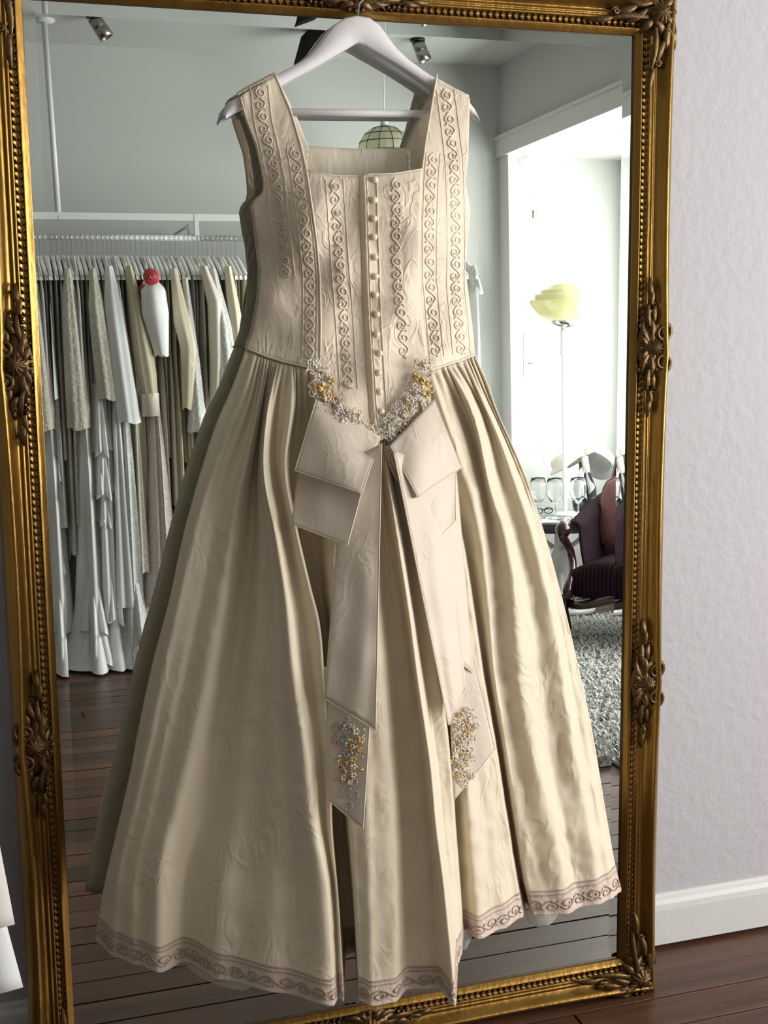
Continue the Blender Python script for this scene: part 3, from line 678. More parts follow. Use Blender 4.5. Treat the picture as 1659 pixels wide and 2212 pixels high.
# long sash tails
o, rw = sheet('sash_tail', [(742, 1000), (824, 958), (811, 1577), (700, 1508)], [.004, .026, .040, .004], MBOW, 16, 40, .004, .002, seed=3, yfix=[YT(765, 1010), YT(815, 1000), YT(800, 1560), YT(730, 1500)], bowl=.004); edging(rw, o, 'rb')
o, rw = sheet('sash_tail', [(948, 1020), (985, 1015), (1022, 1455), (1000, 1436)], [.012, .012, .014, .014], MBOW, 8, 30, .003, seed=4); edging(rw, o, 'rlb', .0008)
o, rw = sheet('sash_tail', [(850, 975), (965, 1010), (1006, 1484), (969, 1566)], [.016, .016, .022, .024], MBOW, 16, 40, .004, .003, seed=5, yfix=[YT(850, 990), YT(960, 1020), YT(1000, 1480), YT(972, 1540)], bowl=.006); edging(rw, o, 'lb', .0012)
# bow loops: an upper and a lower fold on each side
o, rw = sheet('bow_loop', [(645, 1000), (784, 1050), (750, 1178), (630, 1132)], [.012, .034, .048, .012], MBOW, 20, 16, .003, seed=6, bowl=.006); edging(rw, o, 'rb')
o, rw = sheet('bow_loop', [(683, 862), (822, 944), (781, 1066), (637, 1016)], [.014, .026, .060, .024], MBOW, 22, 20, .004, seed=7, bowl=.012); edging(rw, o, 'rbl')
o, rw = sheet('bow_loop', [(890, 1020), (983, 1010), (984, 1124), (930, 1182)], [.022, .018, .022, .028], MBOW, 18, 18, .004, seed=8, bowl=.008); edging(rw, o, 'rlb')
o, rw = sheet('bow_loop', [(842, 962), (938, 862), (996, 1010), (902, 1074)], [.024, .018, .034, .040], MBOW, 22, 20, .004, seed=9, bowl=.014); edging(rw, o, 'rlb')
ub = rw
for k in range(3):                                        # stacked layers showing at the inner edge of the right loop
    b = MB(); rows = []
    for i, x in enumerate(ub):
        p = x[0]; t = i/(len(ub)-1); q = Vector((-.004-.0045*k, .005+.005*k, -.003*k)); c = p+q*(.4+.6*sin(PI*t))
        rows.append([c, c+Vector((.005, .003, 0)), c+Vector((.014, .008, 0))])
    b.grid(rows); b.build('bow_layer', MBOW, dress, solid=.0016)
# ---- beadwork
def beads(name, pixfn, n, fn, mats, seed, sz=(.0012, .0024), e=.004):
    r = random.Random(seed); groups = {}
    for _ in range(n):
        u, v = pixfn(r); p = fn(u, v, e+r.random()*.003); k = r.choices(range(len(mats)), [w for _, w in mats])[0]; B = groups.setdefault(k, MB()); q = r.random(); s = r.uniform(*sz)
        if q < .55: B.ball(p, s, n=6, m=4)
        elif q < .8:
            a = r.random()*PI; d = Vector((cos(a), 0, sin(a))); B.ball(p, s*2.2, s*.8, s*.8, 6, 4, d, Vector((0, 1, 0)), d.cross(Vector((0, 1, 0))))
        else:
            for t in range(5): B.ball(p+Vector((cos(t*1.2566), 0, sin(t*1.2566)))*s*1.7, s*1.1, s*.6, s*1.1, 6, 4)
    root = None
    for k, B in groups.items():
        o = B.build(name, mats[k][0], root or dress, kind='stuff'); root = root or o
def along(path, wd):
    f, L = strip(path)
    def g(r):
        a = r.random()*L; return f(a, max(-1, min(1, r.gauss(0, .5)))*wd(a/L))
    return g
def loops(name, path, wd, n, fn, e, mt, seed, rad=(4, 9)):
    f, L = strip(path); r = random.Random(seed); B = MB()
    for _ in range(n):
        a = r.random()*L; u, v = f(a, r.uniform(-1, 1)*wd(a/L)); R0 = r.uniform(*rad); ph = r.random()*6; el = r.uniform(.45, .9); k = []
        for i in range(13):
            an = 2*PI*i/12; x, y = R0*cos(an), R0*el*sin(an); k.append(fn(u+x*cos(ph)-y*sin(ph), v+x*sin(ph)+y*cos(ph), e))
        B.tube(k, .0008, 5)
    return B.build(name, mt, dress, kind='stuff')
def SBW(u, v, e=0): return at_y(u, v, min(YBOD(u, v), -.20)-e-.012)
VL = [(686, 775), (690, 820), (705, 860), (740, 895), (780, 922), (826, 945)]; VR = [(915, 775), (912, 815), (905, 850), (885, 885), (862, 918), (838, 950)]
wv = lambda t: 24 if t < .6 else 15
loops('corded_lace', VL, wv, 90, SBW, .002, MLACE, 11); loops('corded_lace', VR, lambda t: 20+8*t*(1-t)*4, 90, SBW, .002, MLACE, 12)
loops('corded_lace', [(900, 870), (870, 890), (835, 930)], lambda t: 22, 60, SBW, .001, MLACE, 13)
beads('beadwork', along(VL, lambda t: 26), 190, SBW, [(MPEARL, 7), (MAMBER, 2)], 21); beads('beadwork', along(VR, lambda t: 20), 130, SBW, [(MPEARL, 6), (MAMBER, 2)], 22)
for (u, v, r, sd) in ((700, 838, 13, 1), (716, 822, 9, 2), (684, 832, 8, 3), (706, 858, 10, 4), (905, 820, 9, 5), (918, 830, 12, 6), (921, 850, 10, 7), (899, 812, 7, 8)):
    B = MB(); rr = random.Random(sd); p = SBW(u, v, .006)                # amber sequin blossoms
    for k in range(6):
        a = k*PI/3+rr.random(); d = Vector((cos(a), -.35, sin(a))).normalized(); s = r/1250; B.ball(p+d*s*.6, s*.62, s*.36, s*.16, 8, 5, d, d.orthogonal().normalized(), d.cross(d.orthogonal().normalized()))
    B.build('sequin_blossom', MAMBER, dress, kind='stuff')
def tailfn(rows):
    pts = [(project(p), p.y) for r in rows for p in r]
    def f(u, v, e=0):
        y = min(pts, key=lambda q: (q[0][0]-u)**2+(q[0][1]-v)**2)[1]; return at_y(u, v, y-.0015-e)
    return f
F1, F2 = tailfn(tail1[1]), tailfn(tail2[1])
loops('corded_lace', [(742, 1545), (748, 1620), (752, 1690), (752, 1745)], lambda t: 26*(1-.4*t), 44, F1, .001, MLACE, 14, (5, 11)); loops('corded_lace', [(1000, 1560), (1000, 1620), (992, 1690)], lambda t: 22*(1-.5*t), 44, F2, .001, MLACE, 15, (5, 11))
beads('beadwork', along([(757, 1560), (752, 1640), (750, 1690)], lambda t: 30), 120, F1, [(MPEARL, 5), (MAMBER, 3)], 23, e=.0025); beads('beadwork', along([(1006, 1530), (1003, 1600), (998, 1680)], lambda t: 26), 130, F2, [(MPEARL, 5), (MAMBER, 3)], 24, e=.0025)

# ------------------------------------------------------------------ dress rail along the back wall
YR = -3.75
ra = refl(60, 508, 1, YR); ZR = 1.852; XR0, XJ, XR1 = .12, refl(425, 510, 1, YR).x, refl(985, 520, 1, YR).x
MRACK = mat('white powder coated steel', hexc(225, 226, 224), .4)
rack = thing('dress_rail', (XJ, YR, ZR), 'white steel dress rail hung from the ceiling', 'clothes rail')
for x0, x1 in ((XR0, XJ), (XJ, XR1)):
    b = MB(); b.tube([(x0, YR, ZR), (x1, YR, ZR)], .0125, 10); b.build('hanging_rail', MRACK, rack)
b = MB(); b.box((XR0, YR-.010, ZR+.075), (XR1, YR+.010, ZR+.105)); b.build('upper_bar', MRACK, rack, False)
for x in (XR0+.01, XJ, XR1-.01):
    b = MB(); b.box((x-.010, YR-.012, ZR-.012), (x+.010, YR+.012, ZR+.105)); b.build('rail_joint', MRACK, rack, False)
p = refl(95, 42, 2, ZC); q = refl(127, 474, 1, YR)
b = MB(); b.tube([p, q], .0125, 12); b.build('ceiling_pole', MRACK, rack)
b = MB(); b.lathe([(.045, 0), (.045, -.008), (.018, -.014), (.0, -.014)], p, 20); b.build('ceiling_plate', MRACK, rack)
b = MB(); b.tube([(1.75, YB, ZR+.06), (1.75, YR-.06, ZR+.06), (1.75, YR-.03, ZR+.03), (1.75, YR-.01, ZR+.012)], .008, 8); b.build('wall_bracket', MSTEEL, rack)
b = MB(); b.tube([(XJ-.03, YB, ZR+.06), (XJ-.03, YR-.06, ZR+.06), (XJ-.03, YR-.03, ZR+.03), (XJ-.03, YR-.01, ZR+.012)], .008, 8); b.build('wall_bracket', MSTEEL, rack)

# hangers for the rail (shoulders run front to back)
MRH = mat('pale painted hanger', hexc(238, 239, 235), .45)
def rail_hanger(x, label='white wooden hanger crowded on the dress rail', group='hangers on the dress rail'):
    h = thing('clothes_hanger', (x, YR, ZR-.09), label, 'hanger', group)
    z0 = ZR-.075; rows = []
    for k in range(25):
        t = -1+2*k/24; a = abs(t); zt = z0-.018*a-.085*a**1.25; th = .030*(1-.30*a)
        rows.append([Vector((x-.008, YR+.215*t, zt-th*.15)), Vector((x, YR+.215*t, zt)), Vector((x+.008, YR+.215*t, zt-th*.15)), Vector((x+.008, YR+.215*t, zt-th)), Vector((x-.008, YR+.215*t, zt-th))])
    b = MB(); b.grid(rows, True); b.f.append((0, 1, 2, 3, 4)); n = len(b.v); b.f.append((n-1, n-2, n-3, n-4, n-5)); b.build('yoke', MRH, h)
    pts = [Vector((x, YR, z0-.005)), Vector((x, YR, ZR-.030)), Vector((x, YR+.008, ZR-.022))]
    for k in range(10):
        a = -.8+k*.47; pts.append(Vector((x, YR+.0165*cos(a), ZR+.0165*sin(a))))
    b = MB(); b.tube(pts, .0019, 6); b.build('hook', MSTEEL, h); return h
hproto = rail_hanger(XR0+.05)
def hang_at(x, gown_label):
    global hproto
    if hproto is not None: c = hang_at.first = hproto; hproto = None
    else: c = copy_tree(hang_at.first)
    c.location.x = x; c['label'] = 'white hanger with '+gown_label; return c

WH = mat('white chiffon', hexc(243, 245, 243), .65, translucent=.2, bump=.2, bscale=30)
IV = wrinkled('ivory satin gown', (.72, .67, .55, 1), .38, 10, 8, .2, (1, 1, .6), .1, .1, .4)
CR = wrinkled('cream satin gown', (.74, .67, .49, 1), .34, 10, 8, .2, (1, 1, .6), .1, .1, .4)
WS = wrinkled('white satin gown', (.88, .88, .86, 1), .34, 10, 8, .2, (1, 1, .6), .1, .1, .4)
LC = lace_mat('cream lace', (.80, .75, .63, 1)); LW = lace_mat('white lace', (.88, .88, .85, 1)); LP = lace_mat('blush lace', (.85, .77, .72, 1))
BG = mat('beige crepe', hexc(222, 212, 192), .7, translucent=.1, bump=.2, bscale=60); SG = mat('sage grey silk', hexc(200, 197, 180), .55, bump=.2, bscale=30)
def wob(k): return R_.uniform(-k, k)
def gown(x, m_body, label, zh=.35, a0=.008, a1=.022, b1=.22, fold=5, amp=.25, yoff=0, group='gowns packed on the dress rail', tiers=(), m_sk=None, puddle=0, skew=0, seed=None, xs=None):
    g = thing('hanging_gown', (x, YR+yoff, ZR-.15), label, 'dress', group)
    rr = random.Random(seed if seed is not None else int(x*1000)); ph = rr.random()*6; ph2 = rr.random()*6
    def section(z, a, bb, am, cx=x, cy=None, n=40):
        cy = YR+yoff if cy is None else cy
        return [Vector((cx+a*cos(2*PI*k/n)*(1+am*sin(fold*2*PI*k/n+ph+2*z)), cy+bb*sin(2*PI*k/n)*(1+.25*am*sin((fold+2)*2*PI*k/n+ph2)), z)) for k in range(n)]
    rows = []; zt = ZR-.088
    for i in range(46):
        t = i/45; z = lerp(zt, zh, t)
        if t < .10: q = t/.10; a = a0*(.6+.4*q); bb = lerp(.025, .185, q**.75)
        else: q = (t-.10)/.90; a = lerp(a0, a1, q**1.3); bb = lerp(.185, b1, q)-.03*math.exp(-((q-.30)/.12)**2)
        pz = z; cx = x+skew*t
        if puddle and t > .86: k = (t-.86)/.14; bb += puddle*k*k; a += puddle*.35*k; 
        rows.append(section(pz, a, bb, amp*smooth((t-.15)/.5), cx))
    b = MB(); b.grid(rows, True); b.build('gown_body', m_body, g)
    for (z0, z1, a, bb, mt, rf) in tiers:                  # ruffled flounces
        b = MB(); R2 = []
        for i in range(9):
            t = i/8; R2.append([Vector((x+skew*.6+(a*(.6+.5*t))*cos(2*PI*k/64)*(1+rf*t*sin(9*2*PI*k/64+ph)), YR+yoff+(bb*(.8+.25*t))*sin(2*PI*k/64)*(1+rf*.5*t*sin(11*2*PI*k/64+ph2)), lerp(z0, z1, t)+.015*t*sin(7*2*PI*k/64+ph))) for k in range(64)])
        b.grid(R2, True); b.build('flounce', mt, g)
    return g
def sleeve(g, pts, prof, mt, cuff=None, fl=.14, nf=6, name='sleeve', seed=0):
    """pts: centre line; prof: (t, rx, ry)"""
    rows = []; N = 22; rr = random.Random(seed); ph = rr.random()*6
    L = len(pts)-1
    for i in range(N+1):
        t = i/N; k = min(int(t*L), L-1); p = Vector(pts[k]).lerp(Vector(pts[k+1]), t*L-k); rx = tab([(q[0], q[1]) for q in prof], t); ry = tab([(q[0], q[2]) for q in prof], t)
        rows.append([p+Vector((rx*cos(2*PI*j/28)*(1+fl*sin(nf*2*PI*j/28+ph+t*3)), ry*sin(2*PI*j/28)*(1+fl*.6*sin((nf+1)*2*PI*j/28+ph)), .006*sin(3*2*PI*j/28+ph)*t)) for j in range(28)])
    b = MB(); b.grid(rows, True); s = b.build(name, mt, g)
    if cuff:
        rx, ry, h, mc = cuff; p = Vector(pts[-1]); b = MB(); b.lathe([(1.06, .012), (1.08, -h), (.94, -h), (.9, 0)], p, 20, None, rx, ry); b.build('cuff', mc, s)
    return s
def fpx(u, v, y): return refl(u, v, 1, y)
YF = YR+.20
def px(u): return fpx(u, 600, YF).x
GEN = [('plain white gown squeezed between others on the rail', WS), ('ivory satin gown squeezed between others on the rail', IV), ('beige gown squeezed between others on the rail', BG),
       ('cream lace gown squeezed between others on the rail', LC), ('sage grey gown squeezed between others on the rail', SG), ('white lace gown squeezed between others on the rail', LW)]
xs = []
x = px(78); k = 0
while x < px(536):
    xs.append(x); x += .0205+R_.uniform(-.003, .004)
xs2 = [1.28+.085*i for i in range(9)]                   # the part of the rail behind the dress, less crowded
FEAT = {}
def feat(u, fn): 
    i = min(range(len(xs)), key=lambda i: abs(xs[i]-px(u)) if i not in FEAT else 9); FEAT[i] = fn
def f_white_left(x):
    g = gown(x, WH, 'long white chiffon gown at the free end of the rail', .16, .010, .075, .23, 6, .3, .02, tiers=[(1.05, .80, .06, .23, WH, .2), (.62, .40, .055, .24, WH, .2)])
    sleeve(g, [(x, YF, 1.70), (x+.005, YF+.02, 1.45), (x+.01, YF+.02, 1.16)], [(0, .012, .03), (.3, .026, .04), (1, .034, .05)], WH, seed=1)
def f_lace(x):
    g = gown(x, LC, 'cream lace gown with long flared lace sleeve', .62, .010, .030, .22, 6, .3, .02)
    sleeve(g, [(x, YF+.01, 1.70), (x+.005, YF+.03, 1.42), (x+.015, YF+.03, 1.03)], [(0, .012, .03), (.3, .030, .045), (.8, .042, .05), (1, .046, .05)], LC, seed=2)
def f_ruffle(x):
    g = gown(x, WH, 'white chiffon gown with tiered ruffles down the skirt', .20, .010, .065, .24, 6, .3, .06, tiers=[(1.22, .92, .050, .22, WH, .22), (.98, .74, .060, .23, WH, .22), (.80, .62, .045, .22, WH, .2)])
    sleeve(g, [(x, YF+.02, 1.70), (x+.01, YF+.05, 1.45), (x+.035, YF+.05, 1.15)], [(0, .012, .03), (.3, .030, .04), (1, .042, .05)], LC, seed=3)
def f_sheer(x):
    g = gown(x, WH, 'white cotton gown with lace band and ribbon rows at the hem', .26, .010, .070, .24, 7, .3, .07)
    sleeve(g, [(x, YF+.02, 1.71), (x+.02, YF+.06, 1.40), (x+.05, YF+.06, 1.05)], [(0, .014, .03), (.25, .036, .045), (.8, .046, .055), (1, .048, .055)], WH, seed=4)
    sleeve(g, [(x+.01, YR+.1, .46), (x+.01, YR+.1, .28)], [(0, .055, .15), (1, .062, .16)], LW, name='lace_band', seed=5)
def f_cuff(x):
    g = gown(x, LC, 'beige chiffon gown with full sleeve gathered into a buttoned cuff', .40, .010, .045, .23, 7, .3, .04)
    sleeve(g, [(x, YF+.02, 1.71), (x+.03, YF+.06, 1.42), (x+.06, YF+.07, 1.16)], [(0, .014, .03), (.3, .028, .045), (.8, .040, .05), (1, .030, .04)], mat('beige chiffon', hexc(206, 196, 168), .6, translucent=.2, bump=.2, bscale=40), (.036, .04, .085, IV), seed=6)
def f_rose(x):
    g = gown(x, LP, 'blush lace gown with white puff sleeve and red satin rose', .26, .010, .085, .25, 8, .3, .05)
    sleeve(g, [(x, YF+.03, 1.66), (x+.005, YF+.08, 1.60), (x+.012, YF+.08, 1.48), (x+.03, YF+.07, 1.33)], [(0, .02, .03), (.25, .050, .06), (.6, .058, .065), (1, .030, .04)], WS, fl=.06, name='puff_sleeve', seed=7)
    c = Vector((x-.008, YF+.13, 1.66)); MR = mat('red satin rose', (.52, .045, .06, 1), .4)
    for k in range(9):
        b = MB(); a0 = k*2.2; r0 = .003+.0030*k; rows = []
        for i in range(5):
            t = i/4; rows.append([c+Vector(((r0+.011*t*t)*cos(a0+s*.5-1.2), .016-.0016*k+.008*sin(PI*t), (r0+.011*t*t)*sin(a0+s*.5-1.2))) for s in range(6)])
        b.grid(rows); b.build('rose_petal', MR, g)
    c2 = Vector((x-.032, YF+.08, 1.61)); b = MB()
    b.ball(c2, .022, .016, .022, 12, 8); b.build('rose_bud', MR, g)
def f_cream(x):
    g = gown(x, CR, 'pale yellow satin gown with long pointed sleeve', .50, .010, .028, .22, 6, .3, .03)
    sleeve(g, [(x, YF+.02, 1.70), (x+.02, YF+.05, 1.50), (x+.045, YF+.06, 1.36), (x+.03, YF+.05, 1.10)], [(0, .014, .03), (.4, .038, .045), (.7, .036, .045), (1, .022, .03)], CR, fl=.08, seed=8)
def f_point(x):
    g = gown(x, SG, 'grey lace gown with square lace sleeve end', .36, .010, .035, .22, 6, .3, .03)
    sleeve(g, [(x, YF+.02, 1.66), (x+.02, YF+.04, 1.30), (x+.03, YF+.05, 1.00)], [(0, .012, .03), (.5, .026, .04), (.8, .030, .04), (1, .046, .05)], LW, seed=9)
def f_ivory(x):
    g = gown(x, IV, 'ivory satin gown with draped off-shoulder collar', .40, .010, .040, .23, 6, .3, .04)
    sleeve(g, [(x, YF+.03, 1.71), (x+.04, YF+.06, 1.55), (x+.035, YF+.06, 1.30), (x+.025, YF+.05, 1.12)], [(0, .016, .03), (.3, .032, .04), (.7, .026, .035), (1, .022, .03)], IV, fl=.08, seed=10)
def f_tulle(x):
    g = gown(x, LW, 'speckled white tulle gown with wide bell sleeve', .42, .010, .045, .23, 8, .3, .04)
    sleeve(g, [(x, YF+.02, 1.70), (x+.03, YF+.05, 1.45), (x+.05, YF+.05, 1.14)], [(0, .014, .03), (.4, .034, .045), (1, .050, .055)], LW, seed=11)
def f_gold(x):
    g = gown(x, CR, 'cream gown with gilt trimmed shoulder', .45, .010, .030, .22, 6, .3, .03)
    sleeve(g, [(x, YF+.02, 1.71), (x+.02, YF+.04, 1.50), (x+.03, YF+.04, 1.26)], [(0, .014, .03), (.4, .026, .035), (1, .030, .04)], CR, seed=12)
def f_train(x):
    g = gown(x, WS, 'white satin gown with folded train touching the floor', .012, .010, .085, .22, 6, .35, .08, puddle=.12, tiers=[(.40, .16, .07, .25, WS, .25), (.24, .03, .09, .28, WS, .3)])
def f_train2(x):
    g = gown(x, LW, 'white lace gown with train heaped on the floor', .012, .010, .085, .22, 7, .35, .08, puddle=.14, tiers=[(.36, .10, .08, .27, LW, .25), (.16, .015, .11, .30, WH, .3)])
def f_train3(x):
    g = gown(x, WH, 'sheer white gown with hem resting on the floor', .012, .010, .085, .22, 7, .35, .06, puddle=.12, tiers=[(.50, .20, .07, .24, WH, .25)])
for u, fn in ((84, f_white_left), (150, f_lace), (196, f_ruffle), (232, f_sheer), (272, f_cuff), (322, f_rose), (372, f_cream), (402, f_point), (436, f_ivory), (462, f_tulle), (492, f_gold), (168, f_train), (214, f_train3), (258, f_train2)): feat(u, fn)
SHORT = {f_white_left: 'chiffon end gown', f_lace: 'lace flared sleeve', f_ruffle: 'tiered ruffles', f_sheer: 'ribboned hem gown', f_cuff: 'buttoned cuff', f_rose: 'red rose', f_cream: 'yellow satin sleeve', f_point: 'grey lace gown',
         f_ivory: 'draped collar', f_tulle: 'speckled tulle', f_gold: 'gilt shoulder', f_train: 'satin train', f_train2: 'lace train', f_train3: 'sheer hem'}
KIND = [('plain white gown', WS), ('ivory satin gown', IV), ('beige crepe gown', BG), ('cream lace gown', LC), ('pale sage gown', SG), ('white lace gown', LW)]
for i, x in enumerate(xs):
    if i in FEAT: FEAT[i](x); hang_at(x, SHORT[FEAT[i]]+' gown'); continue
    lo = [SHORT[FEAT[q]] for q in range(i) if q in FEAT]; hi = [SHORT[FEAT[q]] for q in range(i, len(xs)) if q in FEAT]
    nm, mt = KIND[R_.randrange(6)]; lb = nm+' '+('between %s and %s' % (lo[-1], hi[0]) if lo and hi else 'squeezed beside '+(lo or hi)[-1 if lo else 0])
    gown(x, mt, lb, R_.uniform(.42, .9), .0105, R_.uniform(.022, .034), R_.uniform(.17, .22), 5, .25, R_.uniform(-.02, .02)); hang_at(x, lb)
for i, x in enumerate(xs2):
    nm, mt = KIND[R_.randrange(6)]; lb = nm+' on the loosely filled rail behind the wedding dress'; gown(x, mt, lb, R_.uniform(.25, .5), .010, R_.uniform(.025, .034), R_.uniform(.19, .23), 6, .3); hang_at(x, nm+' on the loosely filled rail')
# last gowns on the rail, beside the opening
x = refl(1012, 600, 1, YR+.1).x
g = gown(x-.05, SG, 'pale sage gown with white collar at the bay end of the rail', .45, .012, .04, .2, 6, .25); hang_at(x-.05, 'pale sage gown at the bay end')
g = gown(x, WH, 'full white tulle gown hanging at the bay end of the rail', .16, .020, .16, .30, 9, .12, .02, tiers=[(1.72, 1.60, .045, .2, LW, .15)]); hang_at(x, 'white tulle gown at the bay end')

# ------------------------------------------------------------------ ceiling fittings
def spot(u, v, tilt, label):
    p = refl(u, v, 2, ZC); s = thing('ceiling_spotlight', p, label, 'spotlight', 'ceiling spotlights')
    b = MB(); b.lathe([(0, 0), (.035, 0), (.035, -.012), (0, -.012)], p, 20); b.build('ceiling_rose', mat('dark bronze', (.03, .028, .025, 1), .4, .6), s)
    d = Vector((sin(tilt), .10, -cos(tilt))).normalized(); c = p+Vector((0, 0, -.012))
    b = MB(); b.lathe([(0, 0), (.030, 0), (.031, .045), (.029, .047), (.029, .050), (.032, .052), (.032, .095), (.027, .095), (.022, .07), (0, .07)], c, 24, d); b.build('lamp_barrel', mat('brushed nickel', (.32, .31, .28, 1), .28, 1), s)
spot(203, 33, .55, 'brushed metal ceiling spotlight over the rail end'); spot(902, 84, .35, 'brushed metal ceiling spotlight near the pendant lamp')
p = refl(672, 62, 2, ZC); s = thing('box_speaker', p, 'black box speaker on a ceiling bracket', 'speaker'); MBK = mat('black plastic', (.006, .006, .006, 1), .85, spec=.08)
b = MB(); b.box((p.x-.06, p.y-.03, ZC-.006), (p.x+.05, p.y+.03, ZC)); b.build('bracket', MRACK, s, False)
b = MB(); a = Vector((p.x+.01, p.y, ZC-.006)); ex = Vector((.93, 0, .36)); ez = Vector((-.30, 0, -.95))
b.prism([a-ex*.045+Vector((0, -.06, 0)), a+ex*.055+Vector((0, -.06, 0)), a+ex*.055+ez*.135+Vector((0, -.06, 0)), a-ex*.045+ez*.135+Vector((0, -.06, 0))], Vector((0, .12, 0))); b.build('cabinet', MBK, s, False)
# capiz pendant
YPD = -3.75; pc = refl(832, 345, 1, YPD); pt = refl(832, 272, 1, YPD); Rp = (refl(888, 320, 1, YPD)-refl(776, 320, 1, YPD)).length/2
pend = thing('pendant_lamp', (pc.x, YPD, pt.z), 'domed capiz shell pendant lamp with dark ribs', 'lamp')
b = MB(); b.tube([(pc.x, YPD, ZC), (pc.x+.003, YPD, lerp(pt.z, ZC, .4)), (pc.x, YPD, pt.z+.03)], .0028, 6); b.build('cord', MRACK, pend)
b = MB(); b.lathe([(0, .04), (.018, .04), (.018, -.004), (0, -.004)], (pc.x, YPD, pt.z), 14); b.build('lamp_cap', MRACK, pend)
MCAP = mat('capiz shell', hexc(200, 198, 168), .35, translucent=.35); prof = [(Rp*sin(a), pt.z-Rp*.95*(1-cos(a))) for a in (.08, .45, .85, 1.2, 1.57, 1.9)]
for k in range(12):
    for j in range(5):
        b = MB(); g = .012; rows = []
        for (r, z) in (prof[j], ((prof[j][0]+prof[j+1][0])/2*1.015, (prof[j][1]+prof[j+1][1])/2), prof[j+1]):
            rows.append([Vector((pc.x+r*cos((k+q)*PI/6), YPD+r*sin((k+q)*PI/6), z)) for q in (g*2, .5, 1-g*2)])
        b.grid(rows); b.build('shell_panel', MCAP, pend, False)
b = MB()
for k in range(12): b.tube([Vector((pc.x+r*1.004*cos(k*PI/6), YPD+r*1.004*sin(k*PI/6), z)) for r, z in prof], .0022, 5)
for r, z in prof[1:]: b.tube([Vector((pc.x+r*1.004*cos(a*PI/18), YPD+r*1.004*sin(a*PI/18), z)) for a in range(37)], .0022, 5)
b.build('leading', mat('dark leading', (.03, .028, .02, 1), .5), pend, kind='stuff')

# ------------------------------------------------------------------ window bay
# wall plates
MPL = mat('white switch plastic', hexc(228, 230, 230), .35); yw = YB
for (v0, v1, lb, nm) in ((719, 766, 'upper white switch plate with dimmer knob on the bay wall', 'switch_plate'), (769, 814, 'lower white wall plate with slot and two buttons', 'switch_plate')):
    a = refl(1131, v0, 1, yw); c = refl(1157, v1, 1, yw); s = thing(nm, (a.x, yw, c.z), lb, 'switch')
    b = MB(); b.box((a.x, yw, c.z), (c.x, yw+.008, a.z)); b.build('plate', MPL, s, False); xc = (a.x+c.x)/2; zc = (a.z+c.z)/2
    if v0 < 740:
        for dz in (-.024, 0, .022):
            b = MB(); b.lathe([(0, .016 if dz == 0 else .010), (.008, .016 if dz == 0 else .010), (.009, 0)], (xc, yw+.007, zc+dz), 14, Vector((0, 1, 0))); b.build('knob', MPL, s)
    else:
        b = MB(); b.box((xc-.014, yw+.007, zc+.012), (xc+.014, yw+.010, zc+.020)); b.build('slot', mat('grey slot', (.12, .13, .12, 1), .5), s, False)
        for dx in (-.010, .012):
            b = MB(); b.box((xc+dx-.008, yw+.007, zc-.030), (xc+dx+.008, yw+.012, zc-.014)); b.build('button', MPL, s, False)
pa = refl(1146, 338, 2, ZH); cs = thing('electrical_flex', (pa.x, pa.y, ZH), 'thin white cord hanging from a ceiling socket down the bay wall', 'cord')
b = MB(); b.lathe([(0, 0), (.035, 0), (.035, -.012), (.026, -.018), (.022, -.05), (.010, -.075), (0, -.075)], (pa.x, pa.y, ZH+.004), 18); b.build('socket', MPL, cs)
pts = [refl(u, v, 1, YB+.06) for u, v in ((1147, 372), (1148, 400), (1150, 440), (1150, 470), (1152, 520), (1155, 590), (1158, 660), (1163, 740), (1166, 860), (1165, 960), (1173, 990), (1184, 1020), (1186, 1060))]
b = MB(); b.tube([Vector((pa.x, pa.y, ZH-.07))]+pts, .0022, 6); b.build('flex', mat('cord grey', hexc(190, 192, 190), .5), cs)
p = refl(1155, 462, 1, YB+.06); b = MB(); b.box((p.x-.010, p.y-.015, p.z-.022), (p.x+.022, p.y+.015, p.z+.018)); b.build('adapter', mat('grey adapter', hexc(150, 152, 148), .5), cs, False)

# pedestal table and lamp
TY = refl(1218, 1335, 2, 0).y-.16; TX = refl(1212, 1112, 1, TY).x; ZT = refl(1218, 1112, 1, TY).z; TRD = .30
tb = thing('pedestal_table', (TX, TY, 0), 'round mirror topped side table on a white pedestal', 'table'); MWP = mat('white lacquer', hexc(226, 227, 224), .3)
b = MB(); b.lathe([(0, .026), (TRD-.004, .026), (TRD, .022), (TRD, .0), (0, 0)], (TX, TY, ZT-.027), 48); b.build('table_top', mat('mirrored top', (.62, .66, .66, 1), .06, .9), tb)
b = MB(); b.lathe([(TRD+.006, .010), (TRD+.008, -.030), (TRD-.004, -.030), (TRD-.004, .008)], (TX, TY, ZT-.026), 48); b.build('rim', mat('dark steel rim', (.10, .11, .11, 1), .3, .8), tb)
b = MB(); b.lathe([(0, 0), (.165, 0), (.17, .015), (.165, .03), (.10, .045), (.055, .06), (.04, .10), (.036, .2), (.050, .235), (.052, .29), (.036, .33), (.034, ZT-.06), (.08, ZT-.03)], (TX, TY, 0), 32); b.build('pedestal', MWP, tb)
for k in range(4):
    a = k*PI/2+.5; d = Vector((cos(a), sin(a), 0)); b = MB(); c = Vector((TX, TY, 0))
    b.tube([c+d*.04+Vector((0, 0, .33)), c+d*.08+Vector((0, 0, .36)), c+d*.14+Vector((0, 0, .42)), c+d*.19+Vector((0, 0, ZT-.03))], .012, 8); b.build('bracket', MWP, tb)
    b = MB(); b.tube([c+d*.035+Vector((0, 0, .20)), c+d*.06+Vector((0, 0, .14)), c+d*.09+Vector((0, 0, .085)), c+d*.13+Vector((0, 0, .05))], .014, 8); b.build('foot_scroll', MWP, tb)
